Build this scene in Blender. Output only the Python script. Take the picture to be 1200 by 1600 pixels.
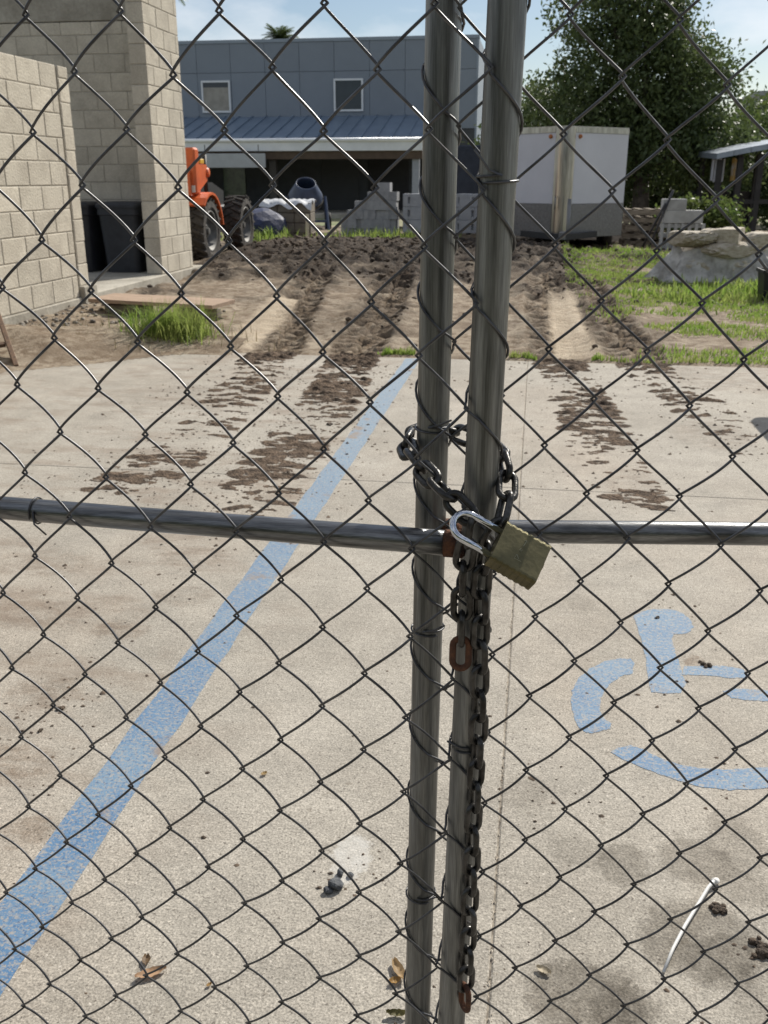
import bpy, math, random
import numpy as np
from mathutils import Vector, Matrix, Euler

random.seed(7); RNG = np.random.default_rng(11)
scn = bpy.context.scene
for o in list(bpy.data.objects): bpy.data.objects.remove(o)
COL = scn.collection
PI = math.pi

# ------------------------------------------------------------------ camera
F_PX = 1460.0; CAM_H = 1.25
TH = math.atan(520/1460); PSI = math.radians(8.88)
FW = Vector((-math.sin(PSI)*math.cos(TH), math.cos(PSI)*math.cos(TH), -math.sin(TH)))
RT = Vector((math.cos(PSI), math.sin(PSI), 0)); UP = RT.cross(FW)
HD = Vector((-math.sin(PSI), math.cos(PSI), 0))
CP = Vector((0, 0, CAM_H))
cam = bpy.data.cameras.new('camera'); camo = bpy.data.objects.new('camera', cam); COL.objects.link(camo)
camo.matrix_world = Matrix(((RT.x, UP.x, -FW.x, 0), (RT.y, UP.y, -FW.y, 0), (RT.z, UP.z, -FW.z, CAM_H), (0, 0, 0, 1)))
cam.sensor_fit = 'VERTICAL'; cam.sensor_height = 36; cam.sensor_width = 27; cam.lens = F_PX/1600*36
cam.clip_start = 0.02; cam.clip_end = 2000
cam.dof.use_dof = True; cam.dof.focus_distance = 0.98; cam.dof.aperture_fstop = 20
scn.camera = camo

# ------------------------------------------------------------------ world, sun, exposure
SUN_AZ = math.radians(26); SUN_EL = math.radians(40)     # azimuth to the right of +Y
w = bpy.data.worlds.new('World'); scn.world = w; w.use_nodes = True
nt = w.node_tree; nt.nodes.clear()
def wn(t, **k):
    n = nt.nodes.new(t)
    for a, b in k.items(): setattr(n, a, b)
    return n
sky = wn('ShaderNodeTexSky', sky_type='NISHITA', sun_disc=False, sun_elevation=SUN_EL, sun_rotation=SUN_AZ,
         altitude=0, air_density=1.0, dust_density=0.6, ozone_density=1.5)
tc = wn('ShaderNodeTexCoord'); mp = wn('ShaderNodeMapping'); mp.inputs['Scale'].default_value = (1, 1, 2.6); mp.inputs['Location'].default_value = (3.3, 1.2, .4)
nz = wn('ShaderNodeTexNoise'); nz.inputs['Scale'].default_value = 2.6; nz.inputs['Detail'].default_value = 9; nz.inputs['Roughness'].default_value = .55
rp = wn('ShaderNodeValToRGB'); rp.color_ramp.elements[0].position = .44; rp.color_ramp.elements[1].position = .62
rp.color_ramp.elements[1].color = (.85, .85, .85, 1)
mx = wn('ShaderNodeMixRGB'); mx.inputs[2].default_value = (11.8, 12.0, 12.4, 1)
bg = wn('ShaderNodeBackground'); bg.inputs['Strength'].default_value = 0.075; ow = wn('ShaderNodeOutputWorld')
L = nt.links.new
L(tc.outputs['Generated'], mp.inputs[0]); L(mp.outputs[0], nz.inputs['Vector']); L(nz.outputs['Fac'], rp.inputs[0]); L(rp.outputs[0], mx.inputs[0])
L(sky.outputs[0], mx.inputs[1]); L(mx.outputs[0], bg.inputs[0]); L(bg.outputs[0], ow.inputs[0])
sl = bpy.data.lights.new('sun', 'SUN'); so = bpy.data.objects.new('sun', sl); COL.objects.link(so)
sl.energy = 5.0; sl.angle = math.radians(.55); sl.color = (1, .95, .86)
sdir = Vector((math.sin(SUN_AZ)*math.cos(SUN_EL), math.cos(SUN_AZ)*math.cos(SUN_EL), math.sin(SUN_EL)))
so.rotation_euler = sdir.to_track_quat('Z', 'Y').to_euler()
so.location = sdir*50
scn.view_settings.view_transform = 'Standard'; scn.view_settings.look = 'None'
scn.view_settings.exposure = 0.22; scn.view_settings.gamma = 1

# ------------------------------------------------------------------ helpers: pixels to points
def ray(x, y): return FW + RT*((x-600)/F_PX) - UP*((y-800)/F_PX)
def gnd(x, y, z=0.0):
    r = ray(x, y); return CP + r*((z-CAM_H)/r.z)
def aty(x, y, Y):
    r = ray(x, y); return CP + r*(Y/r.y)
def atd(x, y, d):
    r = ray(x, y); return CP + r*(d/r.dot(HD))
def onplane(x, y, p, n):
    r = ray(x, y); return CP + r*((p-CP).dot(n)/r.dot(n))

# ------------------------------------------------------------------ helpers: materials
MATS = {}
def mat(name, col, rough=.8, metal=0., col2=None, scale=4., detail=6., var=.0, bump=0., bscale=60., rnd=0., spec=.4,
        stretch=None, trans=0., world=False, lo=.4, hi=.62, fine=0.):
    """procedural principled material: col..col2 blotches, fine grain, per-object brightness, bump"""
    if name in MATS: return MATS[name]
    m = bpy.data.materials.new(name); m.use_nodes = True; t = m.node_tree; b = t.nodes['Principled BSDF']; out = t.nodes['Material Output']
    b.inputs['Roughness'].default_value = rough; b.inputs['Metallic'].default_value = metal; b.inputs['Specular IOR Level'].default_value = spec
    if world:
        g = t.nodes.new('ShaderNodeNewGeometry'); vec = g.outputs['Position']
    else:
        g = t.nodes.new('ShaderNodeTexCoord'); vec = g.outputs['Object']
        oi = t.nodes.new('ShaderNodeObjectInfo'); ad = t.nodes.new('ShaderNodeVectorMath'); ad.operation = 'MULTIPLY_ADD'
        t.links.new(oi.outputs['Random'], ad.inputs[0]); ad.inputs[1].default_value = (37, 53, 71); t.links.new(vec, ad.inputs[2]); vec = ad.outputs[0]
    if stretch:
        mp = t.nodes.new('ShaderNodeMapping'); mp.inputs['Scale'].default_value = stretch; t.links.new(vec, mp.inputs[0]); vec = mp.outputs[0]
    n1 = t.nodes.new('ShaderNodeTexNoise'); n1.inputs['Scale'].default_value = scale; n1.inputs['Detail'].default_value = detail; n1.inputs['Roughness'].default_value = .62
    t.links.new(vec, n1.inputs['Vector'])
    r1 = t.nodes.new('ShaderNodeValToRGB'); r1.color_ramp.elements[0].position = lo; r1.color_ramp.elements[1].position = hi
    c2 = col2 if col2 else tuple(c*(1-var) for c in col)
    r1.color_ramp.elements[0].color = (*col, 1); r1.color_ramp.elements[1].color = (*c2, 1)
    t.links.new(n1.outputs['Fac'], r1.inputs[0]); c = r1.outputs[0]
    if fine:
        n3 = t.nodes.new('ShaderNodeTexNoise'); n3.inputs['Scale'].default_value = bscale; n3.inputs['Detail'].default_value = 3
        t.links.new(vec, n3.inputs['Vector'])
        mr = t.nodes.new('ShaderNodeMapRange'); mr.inputs[1].default_value = .3; mr.inputs[2].default_value = .7; mr.inputs[3].default_value = 1-fine; mr.inputs[4].default_value = 1+fine
        t.links.new(n3.outputs['Fac'], mr.inputs[0])
        mm = t.nodes.new('ShaderNodeMixRGB'); mm.blend_type = 'MULTIPLY'; mm.inputs[0].default_value = 1
        t.links.new(c, mm.inputs[1]); t.links.new(mr.outputs[0], mm.inputs[2]); c = mm.outputs[0]
    if rnd:
        oi2 = t.nodes.new('ShaderNodeObjectInfo'); mr = t.nodes.new('ShaderNodeMapRange'); mr.inputs[3].default_value = 1-rnd; mr.inputs[4].default_value = 1+rnd
        t.links.new(oi2.outputs['Random'], mr.inputs[0])
        mm = t.nodes.new('ShaderNodeMixRGB'); mm.blend_type = 'MULTIPLY'; mm.inputs[0].default_value = 1
        t.links.new(c, mm.inputs[1]); t.links.new(mr.outputs[0], mm.inputs[2]); c = mm.outputs[0]
    t.links.new(c, b.inputs['Base Color'])
    if bump:
        n2 = t.nodes.new('ShaderNodeTexNoise'); n2.inputs['Scale'].default_value = bscale; n2.inputs['Detail'].default_value = 5
        t.links.new(vec, n2.inputs['Vector'])
        bp = t.nodes.new('ShaderNodeBump'); bp.inputs['Strength'].default_value = bump; bp.inputs['Distance'].default_value = .02
        t.links.new(n2.outputs['Fac'], bp.inputs['Height']); t.links.new(bp.outputs[0], b.inputs['Normal'])
    if trans:
        tr = t.nodes.new('ShaderNodeBsdfTranslucent'); ms = t.nodes.new('ShaderNodeMixShader'); ms.inputs[0].default_value = trans
        t.links.new(c, tr.inputs[0]); t.links.new(b.outputs[0], ms.inputs[1]); t.links.new(tr.outputs[0], ms.inputs[2]); t.links.new(ms.outputs[0], out.inputs[0])
    MATS[name] = m; return m

# ------------------------------------------------------------------ helpers: meshes
class MB:
    def __init__(s): s.v = []; s.f = []
    def add(s, v, f):
        o = len(s.v); s.v += [tuple(p) for p in v]; s.f += [tuple(i+o for i in q) for q in f]; return s
    def box(s, x0, x1, y0, y1, z0, z1, c=0.0, M=None):
        """box with corners chamfered by c on every vertical and horizontal edge"""
        if c <= 0:
            v = [(x, y, z) for z in (z0, z1) for y in (y0, y1) for x in (x0, x1)]
            f = [(0, 2, 3, 1), (4, 5, 7, 6), (0, 1, 5, 4), (2, 6, 7, 3), (0, 4, 6, 2), (1, 3, 7, 5)]
        else:
            v = []; f = []
            X = (x0, x1); Y = (y0, y1); Z = (z0, z1); idx = {}
            for i in (0, 1):
                for j in (0, 1):
                    for k in (0, 1):
                        sx, sy, sz = (1, -1)[i], (1, -1)[j], (1, -1)[k]
                        for ax in range(3):
                            p = [X[i]+sx*c, Y[j]+sy*c, Z[k]+sz*c]; p[ax] = (X[i], Y[j], Z[k])[ax]
                            idx[i, j, k, ax] = len(v); v.append(tuple(p))
            for ax in range(3):
                for e in (0, 1):
                    q = []
                    for (a, b) in ((0, 0), (1, 0), (1, 1), (0, 1)):
                        ijk = [a, b]; ijk.insert(ax, e); q.append(idx[(*ijk, ax)])
                    f.append(tuple(q))
            for ax in range(3):
                o1, o2 = [a for a in range(3) if a != ax]
                for a in (0, 1):
                    for b in (0, 1):
                        q = []
                        for e, o in ((0, o1), (1, o1), (1, o2), (0, o2)):
                            ijk = [0, 0, 0]; ijk[ax] = e; ijk[o1] = a; ijk[o2] = b; q.append(idx[(*ijk, o)])
                        f.append(tuple(q))
            for i in (0, 1):
                for j in (0, 1):
                    for k in (0, 1): f.append((idx[i, j, k, 0], idx[i, j, k, 1], idx[i, j, k, 2]))
        if M is not None: v = [M @ Vector(p) for p in v]
        return s.add(v, f)
    def tube(s, pts, r, n=8, cap=True, closed=False):
        pts = [Vector(p) for p in pts]; N = len(pts); rr = r if hasattr(r, '__len__') else [r]*N
        v = []; f = []; prev = None
        for i, p in enumerate(pts):
            if closed: t = pts[(i+1) % N]-pts[i-1]
            else: t = pts[min(i+1, N-1)]-pts[max(i-1, 0)]
            t.normalize()
            if prev is None:
                a = Vector((0, 0, 1)) if abs(t.z) < .9 else Vector((1, 0, 0)); u = t.cross(a).normalized()
            else:
                u = (prev - t*prev.dot(t)).normalized()
            prev = u; b = t.cross(u)
            for k in range(n):
                a = 2*PI*k/n; v.append(p+(u*math.cos(a)+b*math.sin(a))*rr[i])
        for i in range(N if closed else N-1):
            j = (i+1) % N
            for k in range(n): f.append((i*n+k, i*n+(k+1) % n, j*n+(k+1) % n, j*n+k))
        if cap and not closed:
            f.append(tuple(range(n-1, -1, -1))); f.append(tuple((N-1)*n+k for k in range(n)))
        return s.add(v, f)
    def lathe(s, prof, n=24, M=None, close=False):
        """prof: list of (radius, height) revolved about Z"""
        v = []; f = []; P = len(prof)
        for k in range(n):
            a = 2*PI*k/n
            for r, z in prof: v.append(Vector((r*math.cos(a), r*math.sin(a), z)))
        for k in range(n):
            k2 = (k+1) % n
            for i in range(P-1 if not close else P):
                i2 = (i+1) % P; f.append((k*P+i, k2*P+i, k2*P+i2, k*P+i2))
        if M is not None: v = [M @ p for p in v]
        return s.add(v, f)
    def prism(s, poly, z0, z1, M=None):
        n = len(poly); v = [Vector((x, y, z0)) for x, y in poly]+[Vector((x, y, z1)) for x, y in poly]
        f = [tuple(range(n-1, -1, -1)), tuple(range(n, 2*n))]+[(i, (i+1) % n, n+(i+1) % n, n+i) for i in range(n)]
        if M is not None: v = [M @ p for p in v]
        return s.add(v, f)
    def mesh(s, name, smooth=False):
        me = bpy.data.meshes.new(name); me.from_pydata([tuple(p) for p in s.v], [], s.f); me.update()
        if smooth: me.polygons.foreach_set('use_smooth', [True]*len(me.polygons))
        return me
    def build(s, name, m, parent=None, smooth=False, fix=True, **k):
        me = s.mesh(name, smooth)
        if fix:
            import bmesh
            b = bmesh.new(); b.from_mesh(me); bmesh.ops.recalc_face_normals(b, faces=b.faces); b.to_mesh(me); b.free()
        me.materials.append(m); return link(name, me, parent, **k)
def link(name, me, parent=None, loc=None, rot=None, label=None, cat=None, group=None, kind=None):
    o = bpy.data.objects.new(name, me); COL.objects.link(o)
    if parent is not None: o.parent = parent
    if loc is not None: o.location = loc
    if rot is not None: o.rotation_euler = rot
    return tag(o, label, cat, group, kind)
def tag(o, label=None, cat=None, group=None, kind=None):
    if label: o['label'] = label
    if cat: o['category'] = cat
    if group: o['group'] = group
    if kind: o['kind'] = kind
    return o
def thing(name, label, cat, loc=(0, 0, 0), rz=0., group=None):
    o = bpy.data.objects.new(name, None); COL.objects.link(o); o.location = loc; o.rotation_euler = (0, 0, rz); o.empty_display_size = .1
    return tag(o, label, cat, group)
def copy_tree(o, parent=None):
    c = o.copy(); COL.objects.link(c); c.parent = parent
    for ch in [x for x in o.children]: copy_tree(ch, c)
    return c
def npmesh(name, V, Fq, m, parent=None, smooth=False, **k):
    """V (n,3) numpy, Fq (m,3 or 4) numpy"""
    me = bpy.data.meshes.new(name); n = len(V); kf = Fq.shape[1]
    me.vertices.add(n); me.vertices.foreach_set('co', np.ascontiguousarray(V, dtype=np.float32).ravel())
    me.loops.add(Fq.size); me.loops.foreach_set('vertex_index', np.ascontiguousarray(Fq, dtype=np.int32).ravel())
    me.polygons.add(len(Fq)); me.polygons.foreach_set('loop_start', np.arange(0, Fq.size, kf, dtype=np.int32))
    me.polygons.foreach_set('loop_total', np.full(len(Fq), kf, dtype=np.int32))
    if smooth: me.polygons.foreach_set('use_smooth', np.ones(len(Fq), dtype=bool))
    me.update(calc_edges=True); me.validate(); me.materials.append(m)
    return link(name, me, parent, **k)

# numpy value noise
_T = RNG.random((257, 257))
def vnoise(x, y):
    xi = np.floor(x).astype(int); yi = np.floor(y).astype(int); fx = x-xi; fy = y-yi
    fx = fx*fx*(3-2*fx); fy = fy*fy*(3-2*fy); a = xi % 256; b = yi % 256
    return (_T[a, b]*(1-fx)+_T[a+1, b]*fx)*(1-fy)+(_T[a, b+1]*(1-fx)+_T[a+1, b+1]*fx)*fy
def fbm(x, y, o=4, g=.5):
    s = 0; A = 1; t = 0
    for k in range(o):
        s = s+A*vnoise(x*2**k+17.3*k, y*2**k+9.1*k); t += A; A *= g
    return s/t
def sstep(a, b, x):
    t = np.clip((x-a)/(b-a), 0, 1); return t*t*(3-2*t)

# ================================================================== THE GROUND
SLAB_Y = 6.87
def far_ground():
    m = mat('far_soil', (.30, .25, .17), .95, col2=(.12, .16, .06), scale=.25, bump=.3, bscale=8, world=True)
    MB().add([(-300, -6, -.12), (300, -6, -.12), (300, 600, -.12), (-300, 600, -.12)], [(0, 1, 2, 3)]).build('ground', m, kind='structure')
far_ground()

# tracks of the tyres (ground points), from the slab into the soil
TRK = {
 'A': [(-1.70, 3.45), (-1.68, 3.96), (-1.68, 4.69), (-1.80, 5.77), (-1.97, 7.10), (-2.24, 8.66), (-2.64, 11.03), (-3.04, 13.94)],
 'B': [(-1.08, 3.30), (-1.11, 3.90), (-1.14, 4.51), (-1.16, 5.40), (-1.27, 6.53), (-1.36, 7.66), (-1.52, 9.72), (-1.75, 12.28), (-1.9, 14.5)],
 'C': [(.42, 3.65), (.40, 4.24), (.35, 5.08), (.27, 6.20), (.20, 7.43), (.15, 9.48), (.13, 12.58), (.1, 15)],
 'D': [(1.22, 4.35), (1.07, 5.05), (.97, 5.73), (.83, 6.50), (.76, 7.38), (.69, 8.33), (.64, 10.06), (.6, 13)]}
def track_uv(x, y, pts):
    """arc length and signed lateral offset of points (numpy) relative to a polyline"""
    best = np.full(x.shape, 1e9); U = np.zeros_like(x); W = np.zeros_like(x); acc = 0
    for (x0, y0), (x1, y1) in zip(pts[:-1], pts[1:]):
        dx, dy = x1-x0, y1-y0; Ls = math.hypot(dx, dy); t = np.clip(((x-x0)*dx+(y-y0)*dy)/Ls**2, 0, 1)
        px, py = x0+t*dx, y0+t*dy; d = np.hypot(x-px, y-py); sg = np.sign((x-x0)*dy-(y-y0)*dx)
        k = d < best; best = np.where(k, d, best); U = np.where(k, acc+t*Ls, U); W = np.where(k, d*sg, W); acc += Ls
    return U, W

def lugs(u, w):
    return np.cos(2*PI*(u+.45*np.abs(w))/.17+np.where(w > 0, PI, 0))

def terrain_fields(x, y):
    inside = sstep(SLAB_Y-.05, SLAB_Y+.6, y)
    mound = np.exp(-(np.abs(y-15.9)/2.9)**3)*sstep(-5.6, -4.2, x+.35*(y-13)*0)*(1-sstep(-.8, 1.2, x))
    mound2 = np.exp(-((y-15.2)/1.1)**2)*sstep(-1.2, .2, x)*(1-sstep(1.6, 3.0, x))
    left = (1-sstep(-4.6, -3.2, x))*sstep(6.2, 8.2, y)*(1-sstep(10, 12, y))
    churn = np.clip(mound*1.5+mound2*.8+.75*sstep(.5, .75, fbm(x*.9+5, y*.9))*sstep(8.5, 12, y)*(1-sstep(1.2, 3, x)), 0, 1.2)
    for p in TRK.values():
        churn = churn+.38*(1-sstep(.2, .55, np.abs(track_uv(x, y, p)[1])))*sstep(7.0, 8.2, y)*(1-sstep(13, 15, y))*(.3+1.2*fbm(x*2.2+50, y*2.2, 3))
    churn = np.clip(churn, 0, 1.25)
    rid = 1-np.abs(2*fbm(x*3.1, y*3.1, 4, .55)-1)
    z = .008+.03*left*1.1+mound*.15+mound2*.12+.03*(fbm(x*.6, y*.6)-.4)*inside
    z = z+(.035+.16*churn)*(rid-.6)*inside*1.25+(.02+.06*churn)*(fbm(x*9, y*9, 3)-.5)*inside
    z = z+.03*(fbm(x*4, y*4, 4)-.5)*left
    dark = np.clip(churn*1.05+1.5*(fbm(x*2.3+31, y*2.3, 4)-.50)*sstep(7.5, 9.5, y)*(1-.6*sstep(.8, 2, x))+.8*left*sstep(.45, .65, fbm(x*4+7, y*4, 4)), 0, 1)*inside
    tr = np.zeros_like(x); pale = np.zeros_like(x)
    for k, p in TRK.items():
        u, wv = track_uv(x, y, p); m = (1-sstep(.17, .24, np.abs(wv)))*sstep(SLAB_Y-.1, SLAB_Y+.2, y)*(1-sstep(12.0, 13.5, y))
        lg = lugs(u, wv)
        z = z+m*(-.055+.045*np.clip(lg*1.6, -1, 1)*(.5+fbm(x*2, y*2, 2)))+(1-sstep(.2, .34, np.abs(wv)))*(1-m)*.025*inside*(1-sstep(12.0, 13.5, y))
        tr = np.maximum(tr, np.clip(m*(.3+.7*sstep(-.3, .6, -lg))*(.55+.9*fbm(x*5+9, y*5, 3)), 0, 1))
    # two older, smooth wheel tracks with fine lengthwise ribs, of pale dry sand
    for p in ([(-2.28, 6.9), (-2.42, 8.4), (-2.7, 10.2)], [(.33, 6.9), (.32, 9.5), (.34, 12.5)]):
        u, wv = track_uv(x, y, p); m = (1-sstep(.13, .2, np.abs(wv)))*sstep(SLAB_Y+.05, SLAB_Y+.3, y)*(1-sstep(10.3, 12.2, y))
        z = z*(1-.8*m)+m*(.012*np.cos(wv*2*PI/.055)); pale = np.maximum(pale, m)
    grass = sstep(.55, 1.0, x+.12*(y-8))*sstep(SLAB_Y, SLAB_Y+.2, y)*sstep(.42, .55, fbm(x*1.3+3, y*1.3+8, 4)-.06+.20*sstep(8.6, 9.8, y))*(1-sstep(15, 18, y))
    return z, dark, tr*(1-pale), pale, grass

def soil_material():
    m = bpy.data.materials.new('churned_soil'); m.use_nodes = True; t = m.node_tree; b = t.nodes['Principled BSDF']
    b.inputs['Roughness'].default_value = .95; b.inputs['Specular IOR Level'].default_value = .2
    g = t.nodes.new('ShaderNodeNewGeometry'); N = t.nodes.new
    def noise(sc, de=6):
        n = N('ShaderNodeTexNoise'); n.inputs['Scale'].default_value = sc; n.inputs['Detail'].default_value = de; n.inputs['Roughness'].default_value = .65
        t.links.new(g.outputs['Position'], n.inputs['Vector']); return n.outputs['Fac']
    def ramp(x, a, b_, c0, c1):
        r = N('ShaderNodeValToRGB'); r.color_ramp.elements[0].position = a; r.color_ramp.elements[1].position = b_
        r.color_ramp.elements[0].color = (*c0, 1); r.color_ramp.elements[1].color = (*c1, 1); t.links.new(x, r.inputs[0]); return r.outputs[0]
    def mix(f, c0, c1, mode='MIX'):
        x = N('ShaderNodeMixRGB'); x.blend_type = mode
        for s, i in ((f, 0), (c0, 1), (c1, 2)):
            if isinstance(s, float): x.inputs[i].default_value = s
            elif isinstance(s, tuple): x.inputs[i].default_value = (*s, 1)
            else: t.links.new(s, x.inputs[i])
        return x.outputs[0]
    at = N('ShaderNodeAttribute'); at.attribute_name = 'soil'; sp = N('ShaderNodeSeparateColor'); t.links.new(at.outputs['Color'], sp.inputs[0])
    base = ramp(noise(2.2), .40, .62, (.36, .30, .225), (.205, .158, .112))
    base = mix(ramp(noise(11, 8), .46, .60, (0, 0, 0), (1, 1, 1)), base, (.17, .125, .085))
    dk = ramp(noise(16, 8), .38, .66, (.026, .021, .017), (.095, .072, .054))
    c = mix(sp.outputs[0], base, dk)
    c = mix(sp.outputs[1], c, ramp(noise(24), .4, .6, (.06, .045, .033), (.15, .11, .08)))
    c = mix(sp.outputs[2], c, ramp(noise(9), .35, .65, (.46, .385, .29), (.36, .29, .21)))
    sc = mix(1.0, c, ramp(noise(120, 2), .3, .7, (.75, .75, .75), (1.2, 1.2, 1.2)), 'MULTIPLY')
    t.links.new(sc, b.inputs['Base Color'])
    bp = N('ShaderNodeBump'); bp.inputs['Strength'].default_value = .6; bp.inputs['Distance'].default_value = .03
    t.links.new(noise(45, 8), bp.inputs['Height']); t.links.new(bp.outputs[0], b.inputs['Normal'])
    return m
SOIL = soil_material()
def terrain():
    xs = np.arange(-9.5, 11.01, .05); ya = np.arange(SLAB_Y+.0, 15, .04); yb = np.arange(15, 26, .08); ys = np.concatenate([ya, yb])
    X, Y = np.meshgrid(xs, ys); z, dark, tr, pale, grass = terrain_fields(X, Y)
    # ragged front edge where soil meets the concrete
    first = Y < SLAB_Y+.02
    Y2 = Y+np.where(first, -.06+.10*(fbm(X*5, Y*0+2, 3)-.5)*1.4, 0); z = np.where(first, -.02, z)
    ny, nx = X.shape; V = np.stack([X, Y2, z], -1).reshape(-1, 3)
    i = np.arange(ny*nx).reshape(ny, nx); Fq = np.stack([i[:-1, :-1], i[:-1, 1:], i[1:, 1:], i[1:, :-1]], -1).reshape(-1, 4)
    o = npmesh('dirt_yard', V, Fq, SOIL, smooth=True, kind='structure')
    ca = o.data.color_attributes.new('soil', 'FLOAT_COLOR', 'POINT')
    ca.data.foreach_set('color', np.stack([dark, tr, pale, np.ones_like(z)], -1).reshape(-1).astype(np.float32))
    return o
terrain()
def tz(x, y): return float(terrain_fields(np.array([float(x)]), np.array([float(y)]))[0][0])

# ------------------------------------------------------------------ concrete slab
def slab_material():
    m = bpy.data.materials.new('slab_concrete'); m.use_nodes = True; t = m.node_tree; b = t.nodes['Principled BSDF']; N = t.nodes.new
    b.inputs['Roughness'].default_value = .88; b.inputs['Specular IOR Level'].default_value = .35
    g = N('ShaderNodeNewGeometry'); P = g.outputs['Position']
    def mapped(sc):
        mp = N('ShaderNodeMapping'); mp.inputs['Scale'].default_value = sc; t.links.new(P, mp.inputs[0]); return mp.outputs[0]
    def noise(sc, de=6, vec=None, ro=.6):
        n = N('ShaderNodeTexNoise'); n.inputs['Scale'].default_value = sc; n.inputs['Detail'].default_value = de; n.inputs['Roughness'].default_value = ro
        t.links.new(vec or P, n.inputs['Vector']); return n
    def ramp(x, a, b_, c0, c1):
        r = N('ShaderNodeValToRGB'); r.color_ramp.elements[0].position = a; r.color_ramp.elements[1].position = b_
        r.color_ramp.elements[0].color = (*c0, 1); r.color_ramp.elements[1].color = (*c1, 1); t.links.new(x, r.inputs[0]); return r.outputs[0]
    def mix(f, c0, c1, mode='MIX'):
        x = N('ShaderNodeMixRGB'); x.blend_type = mode
        for s, i in ((f, 0), (c0, 1), (c1, 2)):
            if isinstance(s, float): x.inputs[i].default_value = s
            elif isinstance(s, tuple): x.inputs[i].default_value = (*s, 1)
            else: t.links.new(s, x.inputs[i])
        return x.outputs[0]
    G = (1, 1, 1); K = (0, 0, 0)
    c = ramp(noise(1.1, 7).outputs['Fac'], .35, .65, (.375, .343, .292), (.30, .272, .228))
    c = mix(ramp(noise(.55, 5, mapped((1, .6, 1))).outputs['Fac'], .48, .66, K, (.75,)*3), c, (.355, .30, .24))       # dusty sand film
    c = mix(1.0, c, ramp(noise(38, 3, mapped((.25, 3.2, 1))).outputs['Fac'], .3, .7, (.93,)*3, (1.06,)*3), 'MULTIPLY')   # broom lines
    c = mix(1.0, c, ramp(noise(230, 3).outputs['Fac'], .34, .66, (.62,)*3, (1.36,)*3), 'MULTIPLY')
    c = mix(1.0, c, ramp(noise(70, 6, None, .75).outputs['Fac'], .36, .64, (.84,)*3, (1.15,)*3), 'MULTIPLY')
    c = mix(1.0, c, ramp(noise(7, 8, None, .7).outputs['Fac'], .36, .64, (.88,)*3, (1.10,)*3), 'MULTIPLY')
    c = mix(ramp(noise(33, 3, mapped((1, 1.2, 1))).outputs['Fac'], .66, .70, K, (.5,)*3), c, (.16, .135, .105))                       # sand grain
    c = mix(ramp(noise(95, 2).outputs['Fac'], .645, .68, K, (.75,)*3), c, (.10, .085, .07))                               # pits
    c = mix(ramp(noise(120, 2, mapped((1, 1, 1.7))).outputs['Fac'], .655, .69, K, (.75,)*3), c, (.60, .55, .48))           # exposed shells
    # faint mud smears between the wheel tracks
    sm = N('ShaderNodeMath'); sm.operation = 'MULTIPLY'
    t.links.new(ramp(noise(3.4, 8, mapped((.7, 1.6, 1)), .68).outputs['Fac'], .50, .66, K, G), sm.inputs[0])
    sx = N('ShaderNodeSeparateXYZ'); t.links.new(P, sx.inputs[0])
    lm = N('ShaderNodeMapRange'); lm.inputs[1].default_value = -.55; lm.inputs[2].default_value = -1.1; lm.inputs[3].default_value = .06; lm.inputs[4].default_value = .6
    t.links.new(sx.outputs[0], lm.inputs[0]); t.links.new(lm.outputs[0], sm.inputs[1])
    c = mix(sm.outputs[0], c, (.20, .15, .11))
    # stains with shapes of their own
    wob = noise(24, 9, None, .78); sub = N('ShaderNodeVectorMath'); sub.operation = 'SUBTRACT'; t.links.new(wob.outputs['Color'], sub.inputs[0]); sub.inputs[1].default_value = (.5, .5, .5)
    scl = N('ShaderNodeVectorMath'); scl.operation = 'MULTIPLY_ADD'; scl.inputs[1].default_value = (.11, .11, 0); t.links.new(sub.outputs[0], scl.inputs[0]); t.links.new(P, scl.inputs[2])
    def stain(px, py, rx, ry, col, amt):
        nonlocal c
        p = gnd(px, py); mp = N('ShaderNodeMapping'); mp.vector_type = 'POINT'
        mp.inputs['Location'].default_value = (-p.x/rx, -p.y/ry, 0); mp.inputs['Scale'].default_value = (1/rx, 1/ry, 0)
        t.links.new(scl.outputs[0], mp.inputs[0]); ln = N('ShaderNodeVectorMath'); ln.operation = 'LENGTH'; t.links.new(mp.outputs[0], ln.inputs[0])
        mr = N('ShaderNodeMapRange'); mr.interpolation_type = 'SMOOTHSTEP'; mr.inputs[1].default_value = 1.12; mr.inputs[2].default_value = .80; mr.inputs[3].default_value = 0; mr.inputs[4].default_value = amt; brk = N('ShaderNodeMath'); brk.operation = 'MULTIPLY'; t.links.new(mr.outputs[0], brk.inputs[0])
        t.links.new(BREAK if col == BR else FINE, brk.inputs[1])
        t.links.new(ln.outputs[1], mr.inputs[0]); c = mix(brk.outputs[0], c, col) if col[0] > .5 else mix(brk.outputs[0], c, tuple(min(1, q*2.75) for q in col), 'MULTIPLY')
    BREAK = ramp(noise(11, 9, mapped((.8, 1.5, 1)), .75).outputs['Fac'], .44, .60, (.12,)*3, G); FINE = ramp(noise(45, 6, None, .75).outputs['Fac'], .36, .60, (.55,)*3, G)
    DK = (.125, .118, .108); BR = (.15, .108, .078)
    for px, py, rx, ry, a in ((915, 1560, .10, .085, .78), (975, 1575, .06, .05, .55), (1095, 1470, .11, .10, .68), (1130, 1500, .07, .06, .5), (975, 1350, .05, .06, .55),
                              (1085, 1345, .075, .07, .55), (1150, 1320, .06, .10, .42), (1170, 1390, .05, .05, .4), (905, 1330, .06, .05, .3), (820, 1240, .05, .06, .25), (1190, 1560, .05, .07, .35),
                              (905, 940, .05, .06, .3), (1020, 1000, .04, .06, .2)):
        stain(px, py, rx, ry, DK, a)
    stain(548, 1340, .035, .07, (.60, .59, .56), .5)
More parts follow.
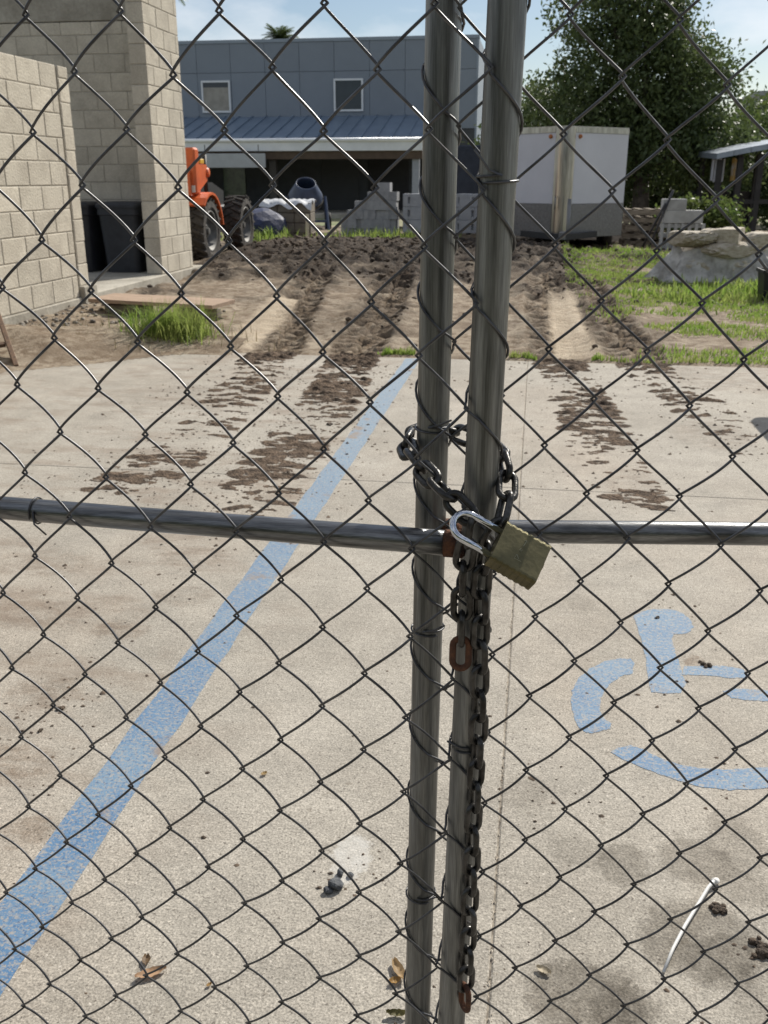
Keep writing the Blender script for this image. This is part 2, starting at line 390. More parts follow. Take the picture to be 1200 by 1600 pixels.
    for px, py, rx, ry, a in ((18, 1190, .12, .07, .6), (45, 1300, .07, .05, .5), (190, 985, .09, .06, .5), (70, 1080, .10, .10, .45), (150, 960, .18, .14, .3), (305, 870, .14, .10, .4), (60, 880, .2, .12, .35),
                              (285, 930, .1, .08, .3), (30, 960, .14, .1, .35), (1085, 1035, .03, .045, .7), (985, 760, .12, .3, .3), (1110, 680, .2, .3, .35), (1150, 590, .5, .5, .45), (260, 620, .5, .35, .25), (440, 760, .14, .25, .4), (270, 720, .2, .3, .3)):
        stain(px, py, rx, ry, BR, a)
    t.links.new(c, b.inputs['Base Color'])
    bp = N('ShaderNodeBump'); bp.inputs['Strength'].default_value = .35; bp.inputs['Distance'].default_value = .006
    t.links.new(noise(190, 4).outputs['Fac'], bp.inputs['Height']); t.links.new(bp.outputs[0], b.inputs['Normal'])
    return m
SLABM = slab_material()
def slab():
    root = bpy.data.objects.new('concrete_pavement', None); COL.objects.link(root); root['kind'] = 'structure'
    MB().box(-9, 9, -3, SLAB_Y-.01, -.2, -.0035).build('slab_base', mat('joint_grit', (.34, .30, .24), .95, col2=(.12, .10, .08), scale=60, world=True), root)
    ycut = [-3, 3.86, SLAB_Y]; xcut = [-9, -4.6, -.012, 4.6, 9]; g = .0016
    for i in range(4):
        for j in range(2):
            MB().box(xcut[i]+g, xcut[i+1]-g, ycut[j]+(g*.4 if j else 0), ycut[j+1]-(g*.4 if j == 0 else 0), -.15, 0, .003).build('slab_panel', SLABM, root)
slab()
# crumbs of shell and grit lying in the tooled joint
def joint_grit():
    V = []; Fq = []
    for k in range(420):
        y = random.uniform(.9, 3.8) if k < 330 else random.uniform(3.8, 6.8); x = -.012+random.gauss(0, .006); r = random.uniform(.0012, .0045)
        a = random.random()*6.3; o = len(V)
        V += [(x+r*math.cos(a+j*2.1)*random.uniform(.7, 1.3), y+r*math.sin(a+j*2.1)*1.2, -.004) for j in range(3)]+[(x, y, r*.8)]
        Fq += [(o, o+1, o+3), (o+1, o+2, o+3), (o+2, o, o+3)]
    npmesh('joint_grit', np.array(V), np.array(Fq), mat('shell_grit', (.55, .50, .42), .9, col2=(.25, .20, .15), scale=90, world=True), kind='stuff', label='pale grit caught along the joint in the concrete')
joint_grit()

# ------------------------------------------------------------------ painted lines
def paint_material():
    m = bpy.data.materials.new('worn_blue_paint'); m.use_nodes = True; t = m.node_tree; b = t.nodes['Principled BSDF']; N = t.nodes.new
    b.inputs['Roughness'].default_value = .75; g = N('ShaderNodeNewGeometry'); P = g.outputs['Position']
    def noise(sc, de=6, vec=None):
        n = N('ShaderNodeTexNoise'); n.inputs['Scale'].default_value = sc; n.inputs['Detail'].default_value = de; n.inputs['Roughness'].default_value = .62; t.links.new(vec or P, n.inputs['Vector']); return n.outputs['Fac']
    def ramp(x, a, b_, c0, c1):
        r = N('ShaderNodeValToRGB'); r.color_ramp.elements[0].position = a; r.color_ramp.elements[1].position = b_
        r.color_ramp.elements[0].color = (*c0, 1); r.color_ramp.elements[1].color = (*c1, 1); t.links.new(x, r.inputs[0]); return r.outputs[0]
    def mix(f, c0, c1, mode='MIX'):
        x = N('ShaderNodeMixRGB'); x.blend_type = mode
        for s, i in ((f, 0), (c0, 1), (c1, 2)):
            if isinstance(s, float): x.inputs[i].default_value = s
            elif isinstance(s, tuple): x.inputs[i].default_value = (*s, 1)
            else: t.links.new(s, x.inputs[i])
        return x.outputs[0]
    sx = N('ShaderNodeSeparateXYZ'); t.links.new(P, sx.inputs[0]); mr = N('ShaderNodeMapRange'); mr.inputs[1].default_value = 1.2; mr.inputs[2].default_value = 4.5
    t.links.new(sx.outputs[1], mr.inputs[0])
    c = mix(mr.outputs[0], (.068, .16, .29), (.155, .24, .325))          # bluer close by, paler farther in
    c = mix(ramp(noise(5), .42, .64, (0,)*3, (.75,)*3), c, (.155, .245, .335))
    mp = N('ShaderNodeMapping'); mp.inputs['Scale'].default_value = (1, 1.6, 1); t.links.new(P, mp.inputs[0])
    c = mix(ramp(noise(75, 8, mp.outputs[0]), .49, .62, (0,)*3, (.75,)*3), c, (.33, .305, .265))   # rubbed through to concrete
    c = mix(ramp(noise(210, 3), .54, .64, (0,)*3, (.85,)*3), c, (.34, .30, .25))
    c = mix(ramp(noise(150, 3), .36, .44, (.8,)*3, (0,)*3), c, (.05, .10, .19))
    c = mix(ramp(noise(4.1, 8), .57, .64, (0,)*3, (.8,)*3), c, (.24, .18, .13))
    t.links.new(c, b.inputs['Base Color']); return m
PAINT = paint_material()
def flat_poly(poly, z, name, label, cat, m):
    import bmesh
    bm = bmesh.new(); top = [bm.verts.new((x, y, z)) for x, y in poly]; bm.faces.new(top)
    ex = bmesh.ops.extrude_face_region(bm, geom=bm.faces[:]); vs = [g for g in ex['geom'] if isinstance(g, bmesh.types.BMVert)]
    for v in vs: v.co.z -= z-.0002
    bmesh.ops.recalc_face_normals(bm, faces=bm.faces); bmesh.ops.triangulate(bm, faces=[f for f in bm.faces if len(f.verts) > 4])
    me = bpy.data.meshes.new(name); bm.to_mesh(me); bm.free(); me.materials.append(m)
    return link(name, me, None, label=label, cat=cat)
def stripe():
    L_ = []; R_ = []
    for k in range(90):
        y = -1.5+k*(SLAB_Y-.03+1.5)/89; j = .004*math.sin(k*1.7)+random.gauss(0, .0016)
        L_.append((-.905+j*.6, y)); R_.append((-.795+random.gauss(0, .0016), y))
    flat_poly(L_+R_[::-1], .0009, 'painted_stripe', 'long faded blue painted line running away across the concrete', 'painted line', PAINT)
stripe()
def smooth_px(pts, z=0):
    return [(gnd(x, y).x, gnd(x, y).y) for x, y in pts]
def wheelchair():
    t = thing('accessible_parking_symbol', 'worn blue wheelchair symbol painted on the concrete at right', 'painted symbol', (gnd(1080, 1090).x, gnd(1080, 1090).y, 0))
    bx, by = t.location.x, t.location.y
    def arc(cx, cy, ro, ri, a0, a1, n=26):
        o = [(cx+ro*math.cos(a0+(a1-a0)*k/n), cy+ro*math.sin(a0+(a1-a0)*k/n)) for k in range(n+1)]
        i = [(cx+ri*math.cos(a0+(a1-a0)*k/n), cy+ri*math.sin(a0+(a1-a0)*k/n)) for k in range(n+1)]
        return o+i[::-1]
    parts = {
     'torso_mark': smooth_px([(990, 962), (1003, 956), (1022, 952), (1046, 952), (1064, 957), (1078, 968), (1083, 980), (1077, 988), (1066, 991), (1052, 991), (1050, 1000), (1056, 1020), (1063, 1042), (1066, 1055), (1072, 1067), (1064, 1083), (1040, 1084), (1017, 1081), (1013, 1062), (1008, 1030), (1002, 998), (994, 975)]),
     'arm_mark': smooth_px([(1066, 1055), (1069, 1042), (1095, 1041), (1130, 1041), (1160, 1046), (1168, 1053), (1163, 1060), (1140, 1060), (1110, 1056), (1085, 1055)]),
     'leg_mark': smooth_px([(1130, 1080), (1145, 1076), (1180, 1078), (1230, 1082), (1262, 1086), (1290, 1120), (1310, 1160), (1285, 1163), (1262, 1125), (1240, 1101), (1200, 1096), (1165, 1094), (1143, 1091)]),
     'wheel_rim_mark': smooth_px([(991, 1037), (985, 1030), (968, 1029), (945, 1034), (922, 1045), (904, 1061), (894, 1080), (892, 1100), (896, 1120), (904, 1136), (914, 1144), (925, 1146), (940, 1142), (953, 1139), (955, 1131), (945, 1124), (938, 1112), (938, 1096), (943, 1082), (955, 1067), (972, 1056), (988, 1053)]),
     'wheel_base_mark': smooth_px([(955, 1176), (965, 1168), (985, 1165), (1005, 1171), (1030, 1184), (1060, 1195), (1095, 1201), (1130, 1203), (1200, 1199), (1250, 1185), (1285, 1165), (1308, 1178), (1285, 1207), (1240, 1226), (1190, 1233), (1140, 1235), (1095, 1230), (1050, 1217), (1010, 1202), (975, 1188)]),
    }
    for n, p in parts.items():
        q = []
        for k in range(len(p)):     # subdivide and roughen the stencil edge
            a = p[k]; b = p[(k+1) % len(p)]
            for s in range(4):
                f = s/4; q.append((a[0]*(1-f)+b[0]*f+random.gauss(0, .0011)-bx, a[1]*(1-f)+b[1]*f+random.gauss(0, .0011)-by))
        o = flat_poly(q, .0009, n, None, None, PAINT); o.parent = t
wheelchair()

# ------------------------------------------------------------------ mud printed on the slab by the tyres
MUD = mat('mud', (.155, .112, .08), .95, col2=(.06, .045, .034), scale=18, bump=.8, bscale=80, world=True, spec=.15, fine=.3)
def mud_track(key, label, dens, u0=0., fade=1.6):
    pts = TRK[key]; P = [np.array(p) for p in pts]; seg = [np.linalg.norm(b-a) for a, b in zip(P[:-1], P[1:])]; cum = np.concatenate([[0], np.cumsum(seg)])
    Lmax = float(np.interp(SLAB_Y+.03, [p[1] for p in pts], cum)); st = .009
    us = np.arange(0, Lmax, st); ws = np.arange(-.27, .271, st)
    cx = np.interp(us, cum, [p[0] for p in pts]); cy = np.interp(us, cum, [p[1] for p in pts])
    tx = np.gradient(cx, st); ty = np.gradient(cy, st); ln = np.hypot(tx, ty); tx /= ln; ty /= ln
    U, W = np.meshgrid(us, ws, indexing='ij'); X = cx[:, None]+ty[:, None]*W; Y = cy[:, None]-tx[:, None]*W
    lg = lugs(U, W); edge = 1-sstep(.15, .25, np.abs(W+.04*(fbm(U*3, U*0, 2)-.5)))
    n1 = fbm(X*5+3, Y*14, 4, .6); n2 = fbm(X*1.6+40, Y*1.6, 3); n3 = fbm(X*13, Y*34, 4, .65)
    far = sstep(0, 1, U/Lmax); h = .36*sstep(-.2, .9, lg)+1.2*(n1-.5)+1.5*(n2-.5)+1.7*(n3-.5)+dens*(.25+.75*far**fade)-.52
    h = h*edge+(edge-1)*.6
    h = np.where(U < u0, -1, h)
    z = np.clip(h, 0, 1); z = .0012+.030*z*(.2+1.1*n3)*(.4+.6*far)
    keep = (h[:-1, :-1] > 0)+(h[1:, :-1] > 0)*1+(h[1:, 1:] > 0)*1+(h[:-1, 1:] > 0)*1
    z = np.where(h > 0, z, .0004)
    i = np.arange(U.size).reshape(U.shape); Fq = np.stack([i[:-1, :-1], i[1:, :-1], i[1:, 1:], i[:-1, 1:]], -1)[keep >= 2]
    V = np.stack([X, Y, z], -1).reshape(-1, 3); used, inv = np.unique(Fq, return_inverse=True)
    npmesh('mud_print', V[used], inv.reshape(Fq.shape), MUD, smooth=False, kind='stuff', label=label)
mud_track('A', 'muddy tyre print on the concrete, leftmost of the four', .46)
mud_track('B', 'muddy tyre print on the concrete just left of the blue line', .52)
mud_track('C', 'muddy tyre print on the concrete right of the gate posts', .34)
mud_track('D', 'muddy tyre print on the concrete, rightmost of the four', .34)

def blob_mesh(name, r, seed, sub=2, sq=.6, rough=.45):
    import bmesh
    rnd = random.Random(seed); bm = bmesh.new(); bmesh.ops.create_icosphere(bm, subdivisions=sub, radius=1)
    off = [Vector((rnd.gauss(0, 1), rnd.gauss(0, 1), rnd.gauss(0, 1))).normalized() for _ in range(7)]; am = [rnd.uniform(-rough, rough) for _ in range(7)]
    for v in bm.verts:
        d = v.co.normalized(); k = 1+sum(a*max(0, d.dot(o))**2 for a, o in zip(am, off))+rnd.uniform(-.1, .1)*rough
        v.co = d*k*r; v.co.z *= sq
    zmin = min(v.co.z for v in bm.verts)
    for v in bm.verts: v.co.z -= zmin*.8
    me = bpy.data.meshes.new(name); bm.to_mesh(me); bm.free(); return me
def clump_mesh(name, r, seed, k=9):
    import bmesh
    rnd = random.Random(seed); bm = bmesh.new()
    for q in range(k):
        s_ = r*rnd.uniform(.25, .6)*(1 if q else 1.2); c_ = Vector((rnd.gauss(0, r*.55), rnd.gauss(0, r*.4), s_*.45)) if q else Vector((0, 0, s_*.5))
        g = bmesh.ops.create_icosphere(bm, subdivisions=2, radius=1)
        for v in g['verts']: v.co = Vector((v.co.x*s_*rnd.uniform(.8, 1.2), v.co.y*s_*rnd.uniform(.8, 1.2), v.co.z*s_*.75))*rnd.uniform(.85, 1.12)+c_
    me = bpy.data.meshes.new(name); bm.to_mesh(me); bm.free(); return me
def crumbs():
    """thrown specks of mud over the slab: uncountable"""
    V = []; Fq = []
    def put(x, y, r):
        o = len(V); n = 5; a0 = random.random()*6.3
        for k in range(n): a = a0+k*2*PI/n; q = r*random.uniform(.6, 1.3); V.append((x+q*math.cos(a), y+q*math.sin(a)*.8, .0002))
        V.append((x+random.gauss(0, r*.2), y+random.gauss(0, r*.2), r*random.uniform(.4, .9)))
        for k in range(n): Fq.append((o+k, o+(k+1) % n, o+n))
    for k in range(3400):
        t = random.random()
        if t < .62:
            p = random.choice('AABBBCD'); pts = TRK[p]; i = random.randrange(4); f = random.random()
            x = pts[i][0]*(1-f)+pts[i+1][0]*f+random.gauss(0, .2); y = pts[i][1]*(1-f)+pts[i+1][1]*f
        elif t < .82: x = random.uniform(-2.4, -.9); y = random.uniform(1.2, 6.8)
        else: x = random.uniform(-2, 2.2); y = random.uniform(1, 6.8)
        if y > SLAB_Y-.05: continue
        put(x, y, min(.016, abs(random.gauss(0, .0035))+.0015)*(.7+y*.12))
    for (px, py, s, n) in ((85, 1110, .05, 26), (55, 1140, .05, 18), (130, 1060, .06, 16), (1040, 1080, .05, 14), (560, 1370, .03, 26), (1060, 950, .04, 12), (860, 1240, .05, 30), (30, 1230, .06, 18), (1150, 1230, .05, 14), (720, 1500, .03, 10), (545, 640, .08, 26), (1195, 1500, .03, 12)):
        g = gnd(px, py)
        for _ in range(n): put(g.x+random.gauss(0, s), g.y+random.gauss(0, s*1.2), abs(random.gauss(0, .003))+.0014)
    npmesh('mud_crumbs', np.array(V), np.array(Fq), mat('dark_mud', (.055, .042, .032), .95, col2=(.14, .10, .07), scale=40, world=True), kind='stuff', label='scattered specks of dark mud over the concrete')
crumbs()

# ================================================================== THE GATES
def galv(name, col, col2, metal=.75, rough=.42, stretch=(30, 30, 1.2)):
    return mat(name, col, rough, metal, col2=col2, scale=3.2, detail=8, stretch=stretch, bump=.08, bscale=30, fine=.22, lo=.38, hi=.64)
POSTM = galv('weathered_galvanised_post', (.23, .235, .23), (.085, .087, .083))
RAILM = galv('weathered_galvanised_rail', (.22, .225, .23), (.10, .10, .10), metal=.85, rough=.3, stretch=(1.5, 30, 30))
WIREM = mat('galvanised_wire', (.115, .115, .118), .38, .75, col2=(.055, .055, .058), scale=40, world=True, lo=.35, hi=.65)
RUST = mat('rust', (.16, .065, .03), .9, .1, col2=(.05, .028, .02), scale=60, bump=.5, bscale=150)

def gate(spec):
    A = Vector(spec['A']); u = Vector((*spec['u'], 0)); n = Vector((*spec['n'], 0)); o = np.array(spec['o']); ei = np.array(spec['ei']); ej = np.array(spec['ej'])
    base = A.copy(); base.z = 0
    t = thing('chain_link_gate', spec['label'], 'gate', base, 0, 'pair of chain link gates')
    def W(s, z, d=0.): return u*s+n*d+Vector((0, 0, z))       # local to the gate
    (s1, z1), (s0, z0) = spec['post']; sl_ = (s1-s0)/(z1-z0)
    def sp(z): return s0+(z-z0)*sl_
    side = spec['side']; rr = spec['rail_r']; pr = .0158; far = spec['far']; top = 1.70; bot = .10; zr = A.z
    MB().tube([W(sp(z), z) for z in np.linspace(bot-.03, top+.02, 40)], pr, 28).build('end_post', POSTM, t, True)
    MB().lathe([(0, .012), (.012, .011), (.0175, .004), (.0178, -.012), (.0158, -.012)], 20, Matrix.Translation(W(sp(top+.02), top+.022))).build('post_cap', POSTM, t, True)
    MB().tube([W(far, z) for z in (bot-.03, top+.02)], pr, 20).build('hinge_stile', POSTM, t, True)
    e = side*(pr-.001); L0 = sp(zr)-e
    nseg = 24; sag = [(.0018*math.sin(k*.9)+.001*math.sin(k*2.3)) for k in range(nseg+1)]
    MB().tube([W(L0+(far-L0)*k/nseg, zr+sag[k]*.12*(k > 0)) for k in range(nseg+1)], rr, 24).build('middle_rail', RAILM, t, True)
    MB().tube([W(L0+.004*side, zr), W(L0-.017*side, zr)], rr+.0012, 24).build('rusty_rail_end', RUST, t, True, label='rusty end of the middle rail at its weld')
    for nm, z in (('top_rail', top), ('bottom_rail', bot)):
        MB().tube([W(sp(z)-e, z), W(far, z)], rr, 20).build(nm, RAILM, t, True)
    # woven wires: each is one flattened spiral that hooks into its neighbours
    off = .0225; B = .0062; wr = .00135; R = pr+wr+.0004
    jit = {}
    def knot(i, j):
        if (i, j) not in jit: jit[i, j] = (random.gauss(0, .0009), random.gauss(0, .0011), random.gauss(0, .0012))
        p = o+ei*i+ej*j; q = jit[i, j]; wv = spec['warp']
        return p[0]+q[0]+wv*math.sin(p[1]*5+i*.7), p[1]+q[1]+wv*.8*math.sin(i*.55+j*.21), q[2]
    def place(s, z, d):
        ee = (s-sp(z))*side
        if ee > -.05:
            bl = min(1, (ee+.05)/.04); base_d = off*(1-bl)+R*bl; d = d*(1-.85*bl)
            if ee > 0:
                a = min(ee/R, 2.3); rad = R+d*.3
                return W(sp(z)+side*rad*math.sin(a), z, rad*math.cos(a))
            return W(s, z, base_d+d)
        return W(s, z, off+d)
    j0 = math.floor((o[1]-top)/(-ej[1]))+1; j1 = math.floor((o[1]-bot)/(-ej[1])); ns = 9; ov = .0027
    outer = spec['cols'][1]-1 if side > 0 else spec['cols'][0]
    for k in range(spec['cols'][0], spec['cols'][1]):
        pts = []
        for j in range(j0, j1):
            ca = k if (k+j) % 2 == 0 else k+1; cb = 2*k+1-ca
            a = knot(ca, j); b = knot(cb, j+1); down_right = cb > ca
            for q in range(ns):
                f = q/ns; fs = .90*f+.10*(1-math.cos(PI*f))/2
                xa = a[0]+(ov if ca > k else -ov); xb = b[0]+(ov if cb > k else -ov)
                s = xa+(xb-xa)*fs; z = a[1]+(b[1]-a[1])*f
                d = B*math.sin(PI*f)**.8*(-1 if down_right else 1)+a[2]*(1-f)+b[2]*f
                if k == outer:
                    # the last wire winds round the post: '\\' in front, '/' behind
                    inner_a, outer_a = -.75, 1.85; a_in = (ca != k) if side < 0 else (ca == k)
                    if side > 0: ang = inner_a+(outer_a-inner_a)*f if a_in else outer_a+(2*PI+inner_a-outer_a)*f
                    else: ang = inner_a+(outer_a-2*PI-inner_a)*f if a_in else outer_a+(inner_a-outer_a)*f
                    p = W(sp(z)+side*R*math.sin(ang), z, R*math.cos(ang)); wgt = max(0, 1-(f if a_in else 1-f)*6)
                    pts.append(p.lerp(W(a[0] if a_in else b[0], z, R), wgt)); continue
                pts.append(place(s, z, d))
        MB().tube(pts, wr, 6).build('mesh_wire', WIREM, t, True, fix=False)
    # tie wires round the posts and rail
    for z, tw in spec['ties']:
        pts = []
        for q in range(30):
            a = -.6+q/29*(2*PI+.9); pts.append(W(sp(z), z+.006*q/29-.003, 0)+(u*math.sin(a)*side+n*math.cos(a))*(pr+.0016))
        tail = pts[-1]; pts += [tail+n*.006-u*side*.01+Vector((0, 0, .004)), tail+n*.009-u*side*.022+Vector((0, 0, tw))]
        MB().tube(pts, .0011, 5).build('tie_wire', WIREM, t, True, fix=False)
    for s in spec['rail_ties']:
        pts = []
        for q in range(26):
            a = -.4+q/25*(2*PI+.7); pts.append(W(s+.005*q/25, zr, 0)+(Vector((0, 0, 1))*math.sin(a)+n*math.cos(a))*(rr+.0014))
        pts += [pts[-1]+n*.006+Vector((0, 0, -.012))+u*.004, pts[-1]+n*.008+Vector((0, 0, -.022))+u*.018]
        MB().tube(pts, .0010, 5).build('tie_wire', WIREM, t, True, fix=False)
    hp = A+u*(far-side*.075); f = thing('fence_post', spec['post_label'], 'post', (hp.x, hp.y, 0), 0, 'fixed fence posts')
    MB().tube([(0, 0, -.3), (0, 0, 1.80)], .03, 24).build('shaft', POSTM, f, True)
    MB().lathe([(0, .03), (.02, .026), (.032, .008), (.033, -.02), (.03, -.02)], 20, Matrix.Translation((0, 0, 1.80))).build('cap', POSTM, f, True)
    for z in (.35, 1.45):
        MB().lathe([(.0305, -.02), (.035, -.02), (.035, .02), (.0305, .02)], 20, Matrix.Translation((0, 0, z)), True).build('hinge_band', POSTM, f, True)
        MB().tube([u*side*.03+Vector((0, 0, z)), u*side*.062+Vector((0, 0, z))], .008, 10).build('hinge_pin', POSTM, f, True)
    return t
G_LEFT = dict(post_label='fixed steel fence post carrying the left gate, outside the frame', label='chain link gate on the left, its free post in front and nearer', A=(-.0747, .8385, .9193), u=(.9981, -.0618), n=(-.0618, -.9981), o=(-.3333, 1.0605), ei=(.0447, -.0004), ej=(-.0013, -.046),
              post=((.0429, 1.3833), (.0241, .3122)), side=1, rail_r=.0124, far=-1.60, cols=(-28, 9), ties=((1.25, .02), (.70, .012)), rail_ties=(-.435,), warp=.0010)
G_RIGHT = dict(post_label='fixed steel fence post carrying the right gate, outside the frame', label='chain link gate on the right, its free post behind the other', A=(.0108, .9076, .9097), u=(.9913, .1317), n=(.1317, -.9913), o=(.0506, 1.0528), ei=(.0449, -.0027), ej=(0, -.0466),
               post=((-.0995, 1.394), (-.1087, .2418)), side=-1, rail_r=.012, far=1.53, cols=(-4, 33), ties=((1.02, .01), (.80, .012), (.45, .012)), rail_ties=(.36,), warp=.0016)
gate(G_LEFT); gate(G_RIGHT)

# ------------------------------------------------------------------ chain
CHAINM = mat('chain_steel', (.075, .073, .07), .34, .8, col2=(.035, .033, .03), scale=70, bump=.1, bscale=200, rnd=.2)
RUSTC = mat('rusty_chain_steel', (.075, .035, .022), .75, .3, col2=(.14, .06, .03), scale=80, bump=.2, bscale=200)
def chain():
    C_ = [(719, 1040, .806), (721, 985, .806), (722, 930, .806), (724, 880, .802), (733, 838, .795), (735, 806, .790), (702, 776, .800), (668, 742, .832), (644, 715, .862),
          (634, 694, .895), (650, 676, .932), (680, 670, .936), (712, 676, .925), (748, 690, .895), (778, 705, .868), (792, 738, .838), (792, 775, .812), (785, 812, .796), (768, 838, .794),
          (757, 868, .800), (752, 905, .804), (751, 960, .806), (750, 1010, .806), (749, 1080, .807), (747, 1150, .808), (743, 1220, .808), (739, 1290, .808), (736, 1360, .809), (733, 1430, .809), (730, 1490, .809), (727, 1545, .809), (725, 1590, .809)]
    P = [atd(*c) for c in C_]; D = []
    for k in range(len(P)-1):
        p0 = P[max(k-1, 0)]; p1 = P[k]; p2 = P[k+1]; p3 = P[min(k+2, len(P)-1)]
        for q in range(40):
            t = q/40; D.append(.5*((2*p1)+(p2-p0)*t+(2*p0-5*p1+4*p2-p3)*t*t+(3*p1-p0-3*p2+p3)*t**3))
    pitch = .0262; cur = D[0]; S = [cur]; i = 0
    while i < len(D):
        if (D[i]-cur).length >= pitch: cur = D[i]; S.append(cur)
        i += 1
    hl = .0083; rc = .0078
    st = [(hl, rc*math.sin(a)) for a in ()]
    path = []
    for k in range(9): a = -PI/2+PI*k/8; path.append((hl+rc*math.cos(a), rc*math.sin(a), 0))
    for k in range(9): a = PI/2+PI*k/8; path.append((-hl+rc*math.cos(a), rc*math.sin(a), 0))
    me = MB().tube(path, .0033, 10, closed=True).mesh('link', True); me.materials.append(CHAINM)
    mr = MB().tube(path, .0033, 10, closed=True).mesh('link', True); mr.materials.append(RUSTC)
    root = thing('steel_chain', 'dark steel chain looped round both gate posts, long end hanging down', 'chain', S[5])
    N = len(S)-1
    for k in range(N):
        a, b = S[k], S[k+1]; x = (b-a).normalized(); c = (a+b)/2
        side = x.cross(-FW).normalized(); nn = side.cross(x)       # nn faces the camera
        ang = (0.2 if k % 2 == 0 else 0.2+PI/2)+random.gauss(0, .13)
        if k > N-26: ang += .25
        y = side*math.cos(ang)+nn*math.sin(ang); z = x.cross(y)
        ln = link('link', mr if k in (0, N-1) else me, root)
        ln.matrix_basis = Matrix(((x.x, y.x, z.x, c.x-S[5].x), (x.y, y.y, z.y, c.y-S[5].y), (x.z, y.z, z.z, c.z-S[5].z), (0, 0, 0, 1)))
        if k in (0, N-1): ln['label'] = 'rusty end link'
chain()

# ------------------------------------------------------------------ padlock
def padlock():
    phi = math.radians(30); n0 = -FW
    a = (RT*-.87+UP*.493).normalized(); b0 = (RT*.493+UP*.87).normalized()
    b = b0*math.cos(phi)-n0*math.sin(phi); n = n0*math.cos(phi)+b0*math.sin(phi)
    c = atd(809, 868, .768); root = thing('padlock', 'brass laminated padlock with steel shackle hanging on the chain', 'padlock', c)
    Mx = Matrix(((a.x, b.x, n.x, 0), (a.y, b.y, n.y, 0), (a.z, b.z, n.z, 0), (0, 0, 0, 1)))
    brass = mat('tarnished_brass', (.15, .132, .07), .38, .85, col2=(.105, .095, .052), scale=60, bump=.06, bscale=200)
    steel = mat('polished_shackle', (.62, .64, .68), .10, 1.0, col2=(.5, .52, .56), scale=30)
    body = None; la = .045; lb = .043; ln_ = .0195; npl = 15
    m = MB()
    for k in range(npl):
        x0 = -la/2+la*k/npl; x1 = -la/2+la*(k+1)/npl; g = .0 if k % 2 == 0 else .0006
        r = .0035; hb = lb/2-g; hn = ln_/2; poly = []
        for sx, sy, a0 in ((1, 1, 0), (-1, 1, PI/2), (-1, -1, PI), (1, -1, 3*PI/2)):
            for q in range(4): t = a0+q/3*PI/2; poly.append((sx*(hb-r)+r*math.cos(t), sy*(hn-r)+r*math.sin(t)))
        # rounded outline in the (b, n) plane, extruded along the shackle axis
        P = Mx @ Matrix(((0, 0, 1, 0), (1, 0, 0, 0), (0, 1, 0, 0), (0, 0, 0, 1)))
        m.prism(poly, x0, x1, P)
    body = m.build('body', brass, root)
    sp = .0135; st = la/2; ln2 = .029
    pts = [Mx @ Vector((st-.004, -sp, 0)), Mx @ Vector((st+ln2, -sp, 0))]
    for q in range(1, 12): t = PI*q/12; pts.append(Mx @ Vector((st+ln2+sp*math.sin(t), -sp*math.cos(t), 0)))
    pts += [Mx @ Vector((st+ln2, sp, 0)), Mx @ Vector((st-.004, sp, 0))]
    MB().tube(pts, .0033, 16).build('shackle', steel, root, True)
    MB().lathe([(0, .0006), (.006, .0006), (.0065, -.001)], 20, Mx @ Matrix.Translation((-la/2-.0006, 0, 0)) @ Matrix.Rotation(-PI/2, 4, 'Y')).build('key_plug', brass, root, True)
    # stamped characters, pixel strokes laid on the face
    fc = c+n*(ln_/2); mk = mat('stamped_mark', (.30, .29, .20), .5, .4)
    def fp(zx, zy): return onplane(740+zx/8, 780+zy/8, fc, n)-c+n*.0001
    for st_ in ([(540, 690), (505, 738), (590, 778)], [(540, 690), (560, 745)], [(575, 632), (592, 618), (606, 636), (590, 655), (575, 632)], [(622, 590), (668, 520)], [(640, 515), (682, 540)]):
        MB().tube([fp(*q) for q in st_], .00028, 5).build('stamped_character', mk, body)
padlock()

# ================================================================== BLOCK WALLS ON THE LEFT
BLOCKM = mat('cmu_block', (.54, .49, .40), .92, col2=(.44, .395, .32), scale=3.5, bump=.35, bscale=55, rnd=.09, fine=.10)
MORTAR = mat('mortar', (.40, .365, .305), .95, col2=(.33, .30, .25), scale=12, bump=.4, bscale=60)
CONC = mat('cast_concrete', (.40, .37, .31), .9, col2=(.27, .245, .20), scale=2.2, bump=.3, bscale=30, fine=.1)
BH = .2125; BL = .40
_blk = {}
def block_mesh(L_, h, tk):
    k = (round(L_, 3), round(h, 3), round(tk, 3))
    if k not in _blk:
        import bmesh
        me = MB().box(-L_/2, L_/2, -tk/2, tk/2, 0, h, .005).mesh('block'); b = bmesh.new(); b.from_mesh(me); bmesh.ops.recalc_face_normals(b, faces=b.faces); b.to_mesh(me); b.free()
        me.materials.append(BLOCKM); _blk[k] = me
    return _blk[k]
def block_wall(root, axis, a0, a1, z0, z1, tk, from_a=None, skip_half=False, off=0., vis=lambda a, z: True):
    """running bond along 'axis' (x or y) in the root's local frame, face thickness tk centred on 0"""
    n = int(round((z1-z0)/BH)); j = .010
    for c in range(n):
        z = z0+c*BH; h = min(BH, z1-z)-j; a = a0-((BL/2) if c % 2 else 0)-off
        while a < a1-.03:
            lo = max(a, a0); hi = min(a+BL, a1); a += BL
            if hi-lo < .05 or hi < a0: continue
            mid = (lo+hi)/2
            if not vis(mid, z): continue
            o = link('block', block_mesh(hi-lo-j, h, tk), root)
            prd = random.uniform(-.0015, .0015)
            o.location = (mid, prd, z+j/2) if axis == 'x' else (prd, mid, z+j/2)
            o.rotation_euler = (0, 0, 0 if axis == 'x' else PI/2)
WX = -4.5; TK = .20
